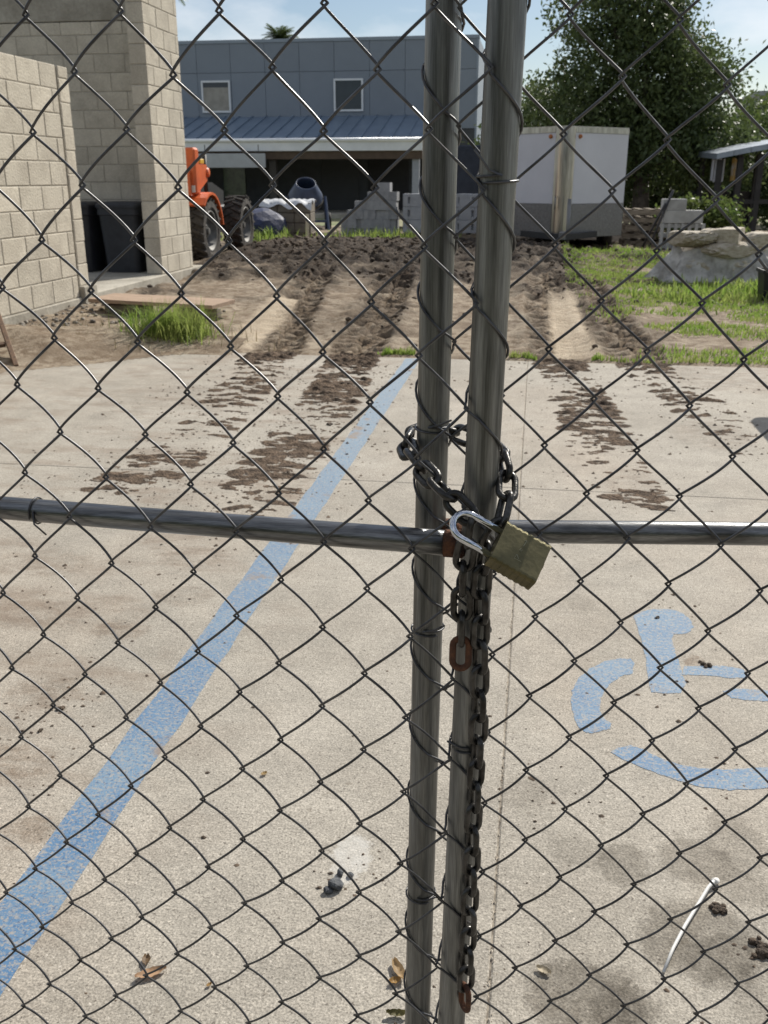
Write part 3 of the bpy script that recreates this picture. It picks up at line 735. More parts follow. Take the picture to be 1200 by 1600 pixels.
def walls():
    # low wall in the sun
    t = thing('block_wall', 'low sunlit concrete block wall at the left edge', 'wall', (WX-TK/2, 0, 0))
    MB().box(-TK/2+.005, TK/2-.005, 2.2, 8.985, .13, 2.24).build('mortar', MORTAR, t)
    block_wall(t, 'y', 6.2, 8.99, .13, 2.255, TK, off=.13)
    e = MB(); e.box(-TK/2+.005, TK/2-.005, 9.02, 9.22, .2, 2.24); e.build('mortar', MORTAR, t)
    block_wall(t, 'y', 9.025, 9.235, .235, 2.255, TK)
    MB().box(-TK/2-.03, TK/2+.018, 2.2, 9.0, -.3, .128, .008).build('footing', CONC, t)
    MB().box(-TK/2-.02, TK/2+.05, 9.01, 9.30, -.3, .232, .008).build('end_plinth', CONC, t)
    # tall return wall with one face in the sun
    t = thing('block_pillar_wall', 'tall block wall end beside the bin alcove, right face in sun', 'wall', (WX-TK/2, 0, 0))
    MB().box(-TK/2+.005, TK/2-.005, 11.222, 12.30, .15, 3.72).build('mortar', MORTAR, t)
    block_wall(t, 'y', 11.21, 12.31, .15, 3.74, TK, off=.2)
    # shaded back wall of the alcove
    t = thing('block_back_wall', 'tall shaded block wall behind the dark bins', 'wall', (0, 12.12, 0))
    MB().box(-9.2, WX-TK-.012, -TK/2+.005, TK/2-.005, .15, 3.05).build('mortar', MORTAR, t)
    block_wall(t, 'x', -8.9, WX-TK-.004, .15, 3.062, TK, vis=lambda a, z: z > .7)
    MB().box(-9.2, WX-TK-.004, -TK/2-.004, TK/2, 3.066, 3.74, .006).build('tie_beam', CONC, t)
    # raised floor of the alcove
    MB().box(-9.2, WX+.03, 9.32, 12.6, -.3, .148, .01).build('alcove_slab', CONC, None, label='raised concrete floor under the two bins', cat='slab')
walls()

def bin_cart(loc, rz, label, m, h=.84):
    t = thing('trash_bin', label, 'bin', loc, rz, 'bins in the alcove')
    n = 20; rings = []; mb = MB()
    def ring(w, d, z, r=.07):
        o = []
        for sx, sy, a0 in ((1, 1, 0), (-1, 1, PI/2), (-1, -1, PI), (1, -1, 3*PI/2)):
            for q in range(5): a = a0+q/4*PI/2; o.append((sx*(w/2-r)+r*math.cos(a), sy*(d/2-r)+r*math.sin(a), z))
        return o
    R_ = [ring(.42, .44, 0), ring(.43, .45, .04), ring(.50, .54, h-.16), ring(.53, .57, h-.15), ring(.53, .57, h-.07), ring(.50, .54, h-.07)]
    k = len(R_[0]); v = [p for r in R_ for p in r]; f = [tuple(range(k-1, -1, -1))]
    for i in range(len(R_)-1): f += [(i*k+q, i*k+(q+1) % k, (i+1)*k+(q+1) % k, (i+1)*k+q) for q in range(k)]
    mb.add(v, f).build('body', m, t)
    R_ = [ring(.555, .60, h-.068), ring(.555, .60, h-.035), ring(.50, .52, h-.008), ring(.36, .40, h)]; mb = MB(); v = [p for r in R_ for p in r]; f = [tuple(range(k-1, -1, -1)), tuple(3*k+q for q in range(k))]
    for i in range(3): f += [(i*k+q, i*k+(q+1) % k, (i+1)*k+(q+1) % k, (i+1)*k+q) for q in range(k)]
    mb.add(v, f).build('lid', m, t)
    MB().tube([(-.2, .30, h-.1), (-.2, .36, h-.08), (.2, .36, h-.08), (.2, .30, h-.1)], .014, 8).build('handle', m, t, True)
    for s in (-1, 1):
        MB().lathe([(0, -.02), (.08, -.02), (.1, -.012), (.1, .012), (.08, .02), (0, .02)], 18, Matrix.Translation((s*.24, .22, .1)) @ Matrix.Rotation(PI/2, 4, 'Y')).build('wheel', mat('black_rubber', (.02, .02, .02), .8, var=.3), t, True)
BINM = mat('dark_bin_plastic', (.035, .038, .045), .55, col2=(.025, .027, .032), scale=8, bump=.05)
bin_cart((-5.09, 11.60, .15), .06, 'dark plastic bin nearer the tall wall end in the alcove', BINM)
bin_cart((-5.68, 11.56, .15), -.05, 'dark plastic bin partly hidden behind the low wall', mat('darker_bin_plastic', (.026, .028, .034), .5, col2=(.02, .02, .025), scale=8))

# boards on the ground by the alcove
WOOD = mat('sun_bleached_ply', (.40, .29, .21), .85, col2=(.28, .20, .145), scale=5, stretch=(1, 8, 8), bump=.15, bscale=40)
def boards():
    a = gnd(138, 474, .13); b = gnd(332, 486, .12)
    d = (b-a); L_ = d.length; rz = math.atan2(d.y, d.x)
    t = MB().box(0, L_, 0, .42, 0, .035, .002).build('plywood_board', WOOD, None, loc=(a.x, a.y, .14), rot=(0.02, .004, rz), label='long flat board lying in front of the alcove slab', cat='board')
    for k, (x0, w_) in enumerate(((.15, .5), (.95, .42))):
        MB().box(0, w_, 0, .08, 0, .075, .004).build('timber_offcut', mat('grey_timber', (.22, .19, .15), .9, col2=(.13, .11, .085), scale=9, stretch=(1, 8, 8)), None,
            loc=(a.x+math.cos(rz)*x0, a.y+math.sin(rz)*x0+.06, .045), rot=(0, 0, rz+.05*k), label=('short timber propping the left end of the flat board', 'short timber propping the right end of the flat board')[k], cat='timber')
boards()
def ladder():
    foot = gnd(26, 574, .0); u = (aty(0, 500, 6.55)-foot); u.normalize(); m = mat('brown_weathered_timber', (.19, .115, .07), .85, col2=(.10, .065, .045), scale=6, stretch=(8, 8, 1), bump=.2, bscale=40)
    t = thing('wooden_ladder', 'brown timber ladder leaning at the far left edge', 'ladder', foot)
    side = Vector((-.93, -.36, 0)); q = u.to_track_quat('Z', 'Y').to_matrix().to_4x4()
    nrm = u.cross(side).normalized(); sd = nrm.cross(u).normalized()
    B_ = Matrix(((sd.x, nrm.x, u.x, 0), (sd.y, nrm.y, u.y, 0), (sd.z, nrm.z, u.z, 0), (0, 0, 0, 1)))
    for k in (0, 1): MB().box(-.017+k*.36, .017+k*.36, -.022, .022, 0, 1.5, .004, B_).build('rail', m, t)
    for k in range(4): MB().box(.02, .34, -.014, .014, .30+k*.32, .335+k*.32, .003, B_).build('rung', m, t)
ladder()

# ================================================================== FAR BUILDING WITH PORCH
def building():
    Yw = 40.; Ye = 36.
    panel = mat('blue_grey_cladding', (.195, .225, .265), .6, col2=(.18, .207, .245), scale=.6, rnd=.035, bump=.03)
    trim = mat('cladding_trim', (.24, .28, .33), .6, var=.06)
    white = mat('white_window_frame', (.66, .68, .70), .5, var=.05)
    roofm = mat('metal_roof_sheet', (.20, .26, .34), .38, .3, col2=(.17, .225, .30), scale=1.2, rnd=.05)
    x1 = aty(748, 60, Yw).x; x0 = -24.; zt = aty(475, 60, Yw).z; zr = aty(475, 182, Yw).z; ze = aty(475, 219, Ye).z; zeb = aty(475, 236, Ye).z
    t = thing('porch_building', 'blue grey clad building with metal porch roof across the yard', 'building', (x1, Yw, 0))
    X = lambda px, y=Yw: aty(px, 150, y).x-x1
    zs = aty(475, 112, Yw).z
    MB().box(x0-x1, 0, .06, 9., -.1, zt-.06).build('wall_core', mat('dark_wall', (.05, .055, .06), .9, var=.2), t)
    # cladding panels
    wpx = aty(475, 112, Yw).x-aty(421, 112, Yw).x; xe = 0.; k = 0
    wins = [(aty(316, 150, Yw).x-x1, aty(361, 150, Yw).x-x1), (aty(522, 150, Yw).x-x1, aty(568, 150, Yw).x-x1), (aty(742, 150, Yw).x-x1-.15, aty(742, 150, Yw).x-x1+.9)]
    wz1 = aty(475, 124, Yw).z; wz0 = aty(475, 175, Yw).z
    while xe > x0-x1 and k < 14:
        a = xe-wpx
        for za, zb in ((zr-.5, zs), (zs, zt-.12)):
            MB().box(a+.006, xe-.006, -.02, .05, za+.006, zb-.006, .004).build('cladding_panel', panel, t)
        xe = a; k += 1
    MB().box(xe, .04, -.05, .3, zt-.12, zt).build('parapet_cap', trim, t)
    MB().box(-.05, .03, -.035, 9., 0, zt-.125).build('corner_trim', trim, t)
    for i, (a, b) in enumerate(wins[:2]):
        f = .075; wd = MB()
        for q in ((a, b, wz1-f, wz1), (a, b, wz0, wz0+f), (a, a+f, wz0+f, wz1-f), (b-f, b, wz0+f, wz1-f)): wd.box(q[0], q[1], -.09, -.022, q[2], q[3], .006)
        fr = wd.build('window', white, t)
        MB().box(a+f-.004, b-f+.004, -.052, -.044, wz0+f-.004, wz1-f+.004).build('pane', mat('window_glass', (.05, .06, .07), .12, var=.1, spec=.25), fr)
        if i == 0: MB().box(a+f-.002, b-f+.002, -.066, -.055, wz0+f-.002, wz1-f-.18, .002).build('window_board', mat('beige_blind', (.33, .31, .27), .8, var=.2), fr, label='beige blind')
    # porch roof sheets
    ns = 26; xl = x0-x1; xr = X(660, Ye)+.0; sw = aty(475, 200, 38).x-aty(452.5, 200, 38).x; a = xr; k = 0
    yw = -.03; yo = -(Yw-Ye)
    while k < 26:
        b = a-sw
        m = MB(); v = [(b+.01, yo, ze), (a-.01, yo, ze), (a-.01, yw, zr), (b+.01, yw, zr)]; m.add(v+[(p[0], p[1], p[2]-.03) for p in v], [(0, 1, 2, 3), (7, 6, 5, 4), (0, 4, 5, 1), (1, 5, 6, 2), (2, 6, 7, 3), (3, 7, 4, 0)])
        sh = m.build('roof_sheet', roofm, t)
        MB().tube([(a, yo-.02, ze+.02), (a, yw, zr+.02)], .035, 6).build('standing_seam', roofm, t)
        a = b; k += 1
    MB().box(a, xr+.03, yo-.10, yo-.005, zeb, ze-.002, .01).build('fascia', mat('white_fascia', (.72, .74, .76), .5, col2=(.64, .66, .68), scale=2), t)
    MB().tube([(a, yo-.12, ze+.0), (xr+.05, yo-.12, ze+.0)], .07, 10).build('eave_gutter', mat('pale_gutter', (.80, .82, .84), .4, .2, var=.05), t, True)
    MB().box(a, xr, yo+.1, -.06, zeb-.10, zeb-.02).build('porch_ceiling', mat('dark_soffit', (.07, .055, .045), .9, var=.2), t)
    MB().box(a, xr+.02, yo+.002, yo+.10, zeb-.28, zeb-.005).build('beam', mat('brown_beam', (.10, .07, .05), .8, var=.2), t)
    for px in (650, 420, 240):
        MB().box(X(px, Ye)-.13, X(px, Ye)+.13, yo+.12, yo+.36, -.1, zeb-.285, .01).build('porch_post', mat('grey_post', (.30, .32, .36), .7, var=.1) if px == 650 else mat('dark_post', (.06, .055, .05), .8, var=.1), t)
    # shaded wall under the porch: siding, a doorway and windows
    xs = a
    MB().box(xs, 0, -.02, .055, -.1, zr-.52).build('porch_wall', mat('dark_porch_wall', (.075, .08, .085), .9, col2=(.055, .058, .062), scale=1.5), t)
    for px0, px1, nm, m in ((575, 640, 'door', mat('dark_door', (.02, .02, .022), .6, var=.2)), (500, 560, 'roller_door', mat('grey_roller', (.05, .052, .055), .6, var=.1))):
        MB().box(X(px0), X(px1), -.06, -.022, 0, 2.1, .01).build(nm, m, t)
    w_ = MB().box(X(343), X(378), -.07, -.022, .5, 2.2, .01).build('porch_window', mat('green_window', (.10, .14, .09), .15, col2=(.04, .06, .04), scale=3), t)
    # sign board under the eave
    s0 = aty(312, 238, Ye-.3); s1 = aty(417, 262, Ye-.3)
    t2 = thing('white_board', 'long blank pale board hung under the porch eave', 'board', (s0.x, Ye-.45, s1.z))
    MB().box(0, s1.x-s0.x, -.03, .03, 0, s0.z-s1.z-.05, .008).build('panel', mat('pale_board', (.38, .40, .42), .7, var=.1), t2)
    for q in (.1, .9): MB().tube([((s1.x-s0.x)*q, 0, s0.z-s1.z-.06), ((s1.x-s0.x)*q, 0, s0.z-s1.z+.25)], .015, 6).build('hanger', mat('dark_steel', (.05, .05, .05), .6, .5, var=.1), t2)
    MB().box(x0, x1+1, Ye-.6, Yw, -.3, .05, .02).build('porch_floor', CONC, None, kind='structure')
building()

# ================================================================== TRAILER
def trailer():
    tip = Vector((.40, 16.55, 0)); t = thing('cargo_trailer', 'white enclosed cargo trailer with wedge nose and silver corner', 'trailer', (tip.x, tip.y, tz(tip.x, tip.y)*0), math.radians(1.5))
    white = mat('trailer_white', (.60, .61, .66), .35, col2=(.55, .56, .61), scale=1.2, bump=.02, bscale=6)
    alu = mat('trailer_aluminium', (.46, .44, .41), .28, .95, col2=(.30, .285, .26), scale=3, stretch=(6, 6, .7))
    tread = mat('tread_plate', (.22, .22, .22), .42, .7, col2=(.17, .17, .17), scale=30, bump=.5, bscale=50)
    dk = mat('trailer_black', (.02, .02, .022), .6, var=.2)
    z0, zg, z1 = .32, .86, 2.04; hw = 1.10; dep = 1.0; r = .17
    e = Vector((hw, dep, 0)).normalized()
    def Pp(s, d): return (s*hw*d, dep*d)
    d0 = .145
    for s in (-1, 1):
        a = Pp(s, d0); b = Pp(s, 1.0); nx = Vector((s*dep, -hw, 0)).normalized()*.03
        def slabp(za, zb, name, m, off=0.):
            q = [(a[0]+nx.x*off, a[1]+nx.y*off), (b[0]+nx.x*off, b[1]+nx.y*off), (b[0]-nx.x, b[1]-nx.y), (a[0]-nx.x, a[1]-nx.y)]
            MB().prism(q, za, zb).build(name, m, t)
        slabp(zg+.004, z1-.075, 'nose_panel', white)
        slabp(z0, zg, 'stone_guard', tread, .25)
        slabp(z1-.071, z1+.01, 'roof_trim', alu, .3)
        MB().lathe([(0, .02), (.03, .018), (.035, 0)], 14, Matrix.Translation((s*.24, .20, z1-.13)) @ Matrix.Rotation(PI/2+.2*s, 4, 'X')).build('marker_lamp', mat('amber_lamp', (.45, .16, .05), .3, var=.1), t, True)
    # rounded silver cap on the nose
    cap = []
    for k in range(13):
        th = -PI/2+(k/12-.5)*1.62*1.0; cap.append((.165*math.sin((k/12-.5)*2*PI*.42)*1.0, .142-.15*math.cos((k/12-.5)*2*PI*.42)))
    cap += [(.13, .20), (-.13, .20)]
    MB().prism(cap, z0+.02, z1+.012).build('nose_cap', alu, t)
    m = MB(); poly = [(0.0, .08), (hw-.02, dep-.0), (hw-.02, dep+3.6), (-hw+.02, dep+3.6), (-hw+.02, dep)]
    m.prism(poly, z0+.02, z1-.005); m.build('box_core', white, t)
    MB().prism([(0, .1), (hw, dep), (hw, dep+3.62), (-hw, dep+3.62), (-hw, dep)], z1-.004, z1+.03).build('roof', alu, t)
    for s in (-1, 1):
        MB().box(min(s*hw, s*(hw-.02)), max(s*hw, s*(hw-.02)), dep+.01, dep+3.6, z0, z1-.01).build('side_panel', white, t)
        MB().box(-.03, .03, 0, 1.35, -.05, .05, .006, Matrix.Translation((0, -.55, .36)) @ Matrix.Rotation(-s*.5, 4, 'Z')).build('tongue_beam', dk, t)
        for yy in (2.4, 3.15):
            wl = MB().lathe([(.0, -.1), (.18, -.1), (.2, -.08), (.31, -.09), (.33, -.05), (.33, .05), (.31, .09), (.2, .08), (.18, .05), (0, .05)], 22, Matrix.Translation((s*.98, yy, .33)) @ Matrix.Rotation(PI/2, 4, 'Y')).build('wheel', mat('tyre_rubber', (.03, .029, .028), .85, col2=(.06, .052, .045), scale=9), t, True)
    MB().box(-.05, .05, -.72, -.5, .33, .45, .01).build('coupler', mat('grey_steel', (.22, .22, .22), .5, .6, var=.2), t)
    MB().tube([(.10, -.30, .02), (.10, -.30, .95)], .03, 12).build('jack', mat('grey_steel', (.22, .22, .22), .5, .6), t, True)
    MB().lathe([(0, 0), (.09, 0), (.09, .02), (0, .02)], 14, Matrix.Translation((.10, -.30, .005))).build('jack_foot', dk, t)
    MB().tube([(-.12, -.02, .98), (-.12, -.10, .94), (-.12, -.12, .78)], .012, 8).build('jack_handle', mat('grey_steel', (.22, .22, .22), .5, .6), t, True)
trailer()

# ================================================================== ORANGE MACHINE
def loader():
    t = thing('orange_loader', 'orange wheeled loader half hidden behind the block wall', 'loader', (-5.62, 15.7, 0), math.radians(2))
    orange = mat('orange_paint', (.62, .13, .035), .45, col2=(.48, .095, .03), scale=5, bump=.03)
    dk = mat('machine_black', (.025, .025, .026), .55, var=.3); tyre = mat('muddy_tyre', (.075, .065, .055), .95, col2=(.035, .032, .03), scale=9, bump=.4, bscale=30)
    rimm = mat('grey_rim', (.16, .155, .145), .6, .3, col2=(.09, .085, .08), scale=7)
    R_ = .50; wd = .34
    def wheel(x, y, s):
        w_ = bpy.data.objects.new('wheel', None); COL.objects.link(w_); w_.parent = t; w_.location = (x, y, R_-.02); w_['label'] = 'wheel with lugged tyre'
        Mx = Matrix.Rotation(PI/2*s, 4, 'Y')
        m = MB().lathe([(.30, -wd/2+.03), (.36, -wd/2), (.45, -wd/2+.01), (.475, -wd/2+.06), (.475, wd/2-.06), (.45, wd/2-.01), (.36, wd/2), (.30, wd/2-.03)], 40, Mx)
        for k in range(22):
            for q in (0, 1):
                a = 2*PI*(k+.5*q)/22; m.box(-.016, .016, -.04 if not q else -.0, .0 if not q else .04, 0, 1, 0, None) if False else None
                B_ = Mx @ Matrix.Rotation(a, 4, 'Z') @ Matrix.Translation((.478, 0, (-.075, .075)[q])) @ Matrix.Rotation((.45, -.45)[q], 4, 'X')
                m.box(-.03, .026, -.022, .022, -.10, .10, .006, B_)
        m.build('tyre', tyre, w_)
        rm = MB().lathe([(.30, -wd/2+.04), (.31, wd/2-.02), (.285, wd/2-.025), (.265, .05), (.12, .03), (.10, .07), (.0, .07)], 32, Mx).build('rim', rimm, w_, True)
        h = MB()
        for k in range(8): h.lathe([(0, .012), (.014, .012), (.014, 0)], 6, Mx @ Matrix.Translation((.075*math.cos(k*PI/4), .075*math.sin(k*PI/4), .07)))
        h.lathe([(0, .05), (.05, .045), (.055, 0)], 14, Mx @ Matrix.Translation((0, 0, .07))).build('hub', rimm, w_)
    for x, s in ((.40, 1), (-.90, -1)):
        for y in (-1.02, 1.12): wheel(x, y, s)
    MB().box(-.62, .12, -1.5, 1.7, .36, .82, .03).build('chassis', dk, t)
    MB().box(-.85, .35, .55, 1.75, .72, 1.28, .06).build('engine_cover', orange, t) if False else None
    MB().prism([(-.45, .74), (1.55, .74), (1.6, 1.05), (.9, 1.2), (-.45, 1.22)], -.62, .02, Matrix(((0, 0, 1, 0), (1, 0, 0, 0), (0, 1, 0, 0), (0, 0, 0, 1)))).build('engine_cover', dk, t)
    for x, s in ((.40, 1), (-.90, -1)):
        pr = []                                    # curved fender over the near wheel
        for k in range(9): a = math.radians(8+k*16); pr.append((-1.02+.58*math.cos(a), .48+.58*math.sin(a)))
        ip = [(-1.02+(p[0]+1.02)*.94, .48+(p[1]-.48)*.94) for p in pr]
        MB().prism(pr+ip[::-1], x-.19, x+.19, Matrix(((0, 0, 1, 0), (1, 0, 0, 0), (0, 1, 0, 0), (0, 0, 0, 1)))).build('fender', orange, t)
    MB().box(.28, .45, -1.34, -1.12, 1.03, 1.70, .03).build('mast', orange, t)
    MB().box(-.95, -.78, -1.34, -1.12, 1.03, 1.70, .03).build('mast', orange, t)
    Q = Matrix(((0, 0, 1, 0), (1, 0, 0, 0), (0, 1, 0, 0), (0, 0, 0, 1)))
    MB().prism([(-1.42, 1.02), (-1.20, 1.0), (-.55, 1.22), (-.42, 1.36), (-.55, 1.47), (-.95, 1.46), (-1.42, 1.35)], .22, .38, Q).build('lift_arm', orange, t)
    MB().prism([(-1.42, 1.02), (-1.20, 1.0), (-.55, 1.22), (-.42, 1.36), (-.55, 1.47), (-.95, 1.46), (-1.42, 1.35)], -.80, -.64, Q).build('lift_arm', orange, t)
    MB().lathe([(0, -.1), (.07, -.1), (.07, .1), (0, .1)], 16, Matrix.Translation((.30, -.5, 1.35)) @ Matrix.Rotation(PI/2, 4, 'Y')).build('arm_pivot', orange, t, True)
    MB().box(.18, .36, -.78, -.58, 1.475, 1.55, .01).build('yellow_box', mat('yellow_paint', (.60, .36, .03), .5, var=.2), t)
    MB().tube([(.28, -.30, .95), (.28, -.3, 1.62)], .035, 10).build('exhaust_pipe', dk, t, True)
    MB().box(-.55, -.1, .1, .55, 1.2, 1.3, .03).build('seat', dk, t)
    MB().box(.30, .43, -1.358, -1.343, 1.06, 1.16, .0).build('plate', mat('white_plate', (.55, .55, .55), .6, var=.1), t)
loader()

# ================================================================== STACKS OF BLOCKS IN THE YARD
def yard_blocks():
    gm = mat('grey_block', (.33, .335, .345), .9, col2=(.25, .255, .265), scale=6, bump=.3, bscale=50, rnd=.12)
    lm = mat('light_block', (.42, .43, .45), .9, col2=(.34, .35, .37), scale=6, bump=.3, bscale=50, rnd=.08)
    def hollow(L_, W_, H_, m, name):
        mb = MB(); tkk = .03
        mb.box(-L_/2, L_/2, -W_/2, -W_/2+tkk, 0, H_); mb.box(-L_/2, L_/2, W_/2-tkk, W_/2, 0, H_)
        for x in (-L_/2, -tkk/2, L_/2-tkk): mb.box(x, x+tkk, -W_/2+tkk, W_/2-tkk, 0, H_)
        import bmesh
        me = mb.mesh(name); b = bmesh.new(); b.from_mesh(me); bmesh.ops.recalc_face_normals(b, faces=b.faces); b.to_mesh(me); b.free(); me.materials.append(m); return me
    hb = hollow(.39, .19, .19, gm, 'concrete_block')
    # stepped stack seen left of the posts: columns of rising height
    Y = 21.6; xL = aty(537, 360, Y).x; px = aty(600, 360, Y).x
    cols = [2, 3, 4, 4.0, 5, 6, 6, 5]
    xw = (aty(620, 360, Y).x-xL)/len(cols)
    nth = ['first', 'second', 'third', 'fourth', 'fifth', 'sixth', 'seventh', 'eighth']
    for c, h in enumerate(cols):
        for k in range(int(h)):
            o = link('concrete_block', hb, None, label='grey block of the stepped stack, %s column from the left, %s from the ground' % (nth[c], nth[k]), cat='block', group='blocks in the stepped stack')
            o.location = (xL+xw*(c+.5)+random.gauss(0, .008), Y+random.gauss(0, .012), .03+k*.192)
            o.rotation_euler = (0, 0, PI/2+random.gauss(0, .03))
    # post like pale stakes beside it
    for p0, p1, lab in (((480, 377), (478, 334), 'pale wooden stake standing before the wrapped pallet'), ((565, 368), (564, 337), 'pale wooden stake against the stepped block stack')):
        a = gnd(*p0); b_ = aty(p1[0], p1[1], a.y); s = .035
        MB().box(-s, s, -s*.6, s*.6, 0, b_.z, .004).build('wooden_stake', mat('pale_stake', (.55, .50, .38), .85, var=.15), None, loc=(a.x, a.y, -.01), rot=(.02, .03, .2), label=lab, cat='stake')
    # big light blocks with slots, on pallets, behind and right of the left post
    def slotted(L_, W_, H_):
        mb = MB(); s = .05; q = L_*.27
        mb.box(-L_/2, -q-s/2, -W_/2, W_/2, 0, H_, .006); mb.box(-q+s/2, q-s/2, -W_/2, W_/2, 0, H_, .006); mb.box(q+s/2, L_/2, -W_/2, W_/2, 0, H_, .006)
        for x in (-q, q): mb.box(x-s/2, x+s/2, -W_/2+.06, W_/2-.06, 0, H_); mb.box(x-s/2, x+s/2, -W_/2+.0, -W_/2+.06, 0, H_*.25); mb.box(x-s/2, x+s/2, -W_/2, -W_/2+.06, H_*.75, H_)
        import bmesh
        me = mb.mesh('slotted_block'); b = bmesh.new(); b.from_mesh(me); bmesh.ops.recalc_face_normals(b, faces=b.faces); b.to_mesh(me); b.free(); me.materials.append(lm); return me
    sb = slotted(.60, .42, .27)
    for gx, lab, n in ((aty(627, 360, 21.4).x, 'light slotted block in the %s half of the %s course, beside the left post', 3), (aty(706, 360, 21.8).x, 'light slotted block in the %s half of the %s course, between the posts', 3)):
        for lv in range(n):
            for c in range(2):
                o = link('slotted_block', sb, None, label=lab % (('left', 'right')[c], ('bottom', 'middle', 'top')[lv]), cat='block', group='slotted blocks '+('left' if gx < -2.2 else 'in the gap'))
                o.location = (gx+.32+c*.615-(.0 if lv % 2 == 0 else .0), 21.7+random.gauss(0, .01), .13+lv*.274); o.rotation_euler = (0, 0, random.gauss(0, .012))
        pl = pallet((gx+.63, 21.7, 0), 0, 'timber pallet under the slotted blocks '+('beside the left gate post' if gx < -2.2 else 'in the gap between posts'))
def pallet(loc, rz, label, L_=1.2, W_=.9):
    m = mat('pallet_timber', (.25, .21, .16), .9, col2=(.15, .125, .095), scale=7, stretch=(1, 6, 6), rnd=.15)
    t = thing('timber_pallet', label, 'pallet', loc, rz)
    for y in (-W_/2+.05, 0, W_/2-.05): MB().box(-L_/2, L_/2, y-.03, y+.03, .022, .105, .004).build('runner', m, t)
    for k in range(6): x = -L_/2+.06+k*(L_-.12)/5; MB().box(x-.05, x+.05, -W_/2, W_/2, .107, .126, .003).build('deck_board', m, t)
    for k in range(3): x = -L_/2+.06+k*(L_-.12)/2; MB().box(x-.05, x+.05, -W_/2, W_/2, 0, .02, .003).build('bottom_board', m, t)
    return t
yard_blocks()

# wrapped load, mixer and boxes before the porch
def porch_clutter():
    a = gnd(445, 373); pallet((a.x, a.y+.4, 0), .1, 'timber pallet under the wrapped stone load')
    t = thing('wrapped_load', 'tan block load under a folded white sheet', 'load', (a.x, a.y+.4, .126), .1)
    tan = mat('tan_block', (.20, .175, .14), .9, col2=(.14, .12, .10), scale=4, rnd=.1, bump=.3)
    for lv in range(3):
        for c in range(3): MB().box(-.55+c*.37, -.55+c*.37+.36, -.4, .4, lv*.215, lv*.215+.205, .01).build('stone_course', tan, t)
    g = 16; V = []; Fq = []
    for i in range(g+1):
        for j in range(g+1):
            x = -.58+1.16*i/g; y = -.44+.88*j/g; z = .66+.035*math.sin(i*1.1+j*.7)+.02*math.sin(j*2.2)
            if j == 0: z -= .10+.05*math.sin(i*.9); y -= .02
            V.append((x, y, z))
    for i in range(g):
        for j in range(g): q = i*(g+1)+j; Fq.append((q, q+1, q+g+2, q+g+1))
    npmesh('sheet', np.array(V), np.array(Fq), mat('white_sheet', (.55, .56, .58), .6, var=.15), t, True)
    # drum mixer behind it
    b = aty(478, 330, 24.5); t = thing('drum_mixer', 'dark blue drum mixer standing before the porch', 'mixer', (b.x, 24.5, 0), .3)
    bl = mat('mixer_blue', (.06, .085, .15), .5, .1, col2=(.045, .06, .10), scale=5)
    Mx = Matrix.Translation((0, 0, .78)) @ Matrix.Rotation(math.radians(35), 4, 'X')
    MB().lathe([(0, -.35), (.28, -.34), (.42, -.12), (.43, .1), (.26, .42), (.25, .46), (.235, .46), (.245, .40), (.40, .09), (.39, -.1), (.25, -.3), (0, -.3)], 28, Mx).build('drum', bl, t, True)
    MB().lathe([(.435, -.03), (.46, -.03), (.46, .03), (.435, .03)], 28, Mx, True).build('gear_ring', mat('machine_black', (.025,)*3, .55), t)
    for s in (-1, 1):
        MB().tube([(s*.55, -.4, 0), (s*.5, 0, .82), (s*.55, .45, 0)], .035, 8).build('frame', bl, t)
        MB().lathe([(0, -.05), (.2, -.05), (.22, 0), (.2, .05), (0, .05)], 16, Matrix.Translation((s*.62, .4, .22)) @ Matrix.Rotation(PI/2, 4, 'Y')).build('wheel', mat('black_rubber', (.02,)*3, .8), t, True)
    MB().box(-.25, .25, .15, .6, .25, .7, .04).build('engine_box', bl, t)
    MB().box(-.55, .55, -.03, .03, .2, .26).build('cross_bar', bl, t)
    # blue tarp heap left of the load
    c = gnd(372, 378); me = blob_mesh('tarp_heap', .5, 5, 3, .8, .5); me.materials.append(mat('blue_tarp', (.02, .03, .08), .6, col2=(.05, .055, .09), scale=6, bump=.6, bscale=9))
    link('tarp_heap', me, None, loc=(c.x+.3, c.y+.9, -.02), label='crumpled dark blue tarp heap beside the loader', cat='tarp')
    # dark equipment cabinet right of the posts gap
    d = aty(725, 240, 27); t = thing('dark_cabinet', 'dark blue cabinet glimpsed between the two posts', 'cabinet', (d.x, 27, 0))
    m = mat('dark_blue_metal', (.03, .037, .055), .5, .2, var=.3)
    MB().box(-.6, .6, -.4, .4, .1, 2.1, .03).build('case', m, t); MB().box(-.55, .55, -.425, -.404, .2, 2.0, .01).build('door', m, t)
    for s in (-1, 1): MB().box(s*.5-.05, s*.5+.05, -.3, .3, 0, .098).build('foot', m, t)
porch_clutter()

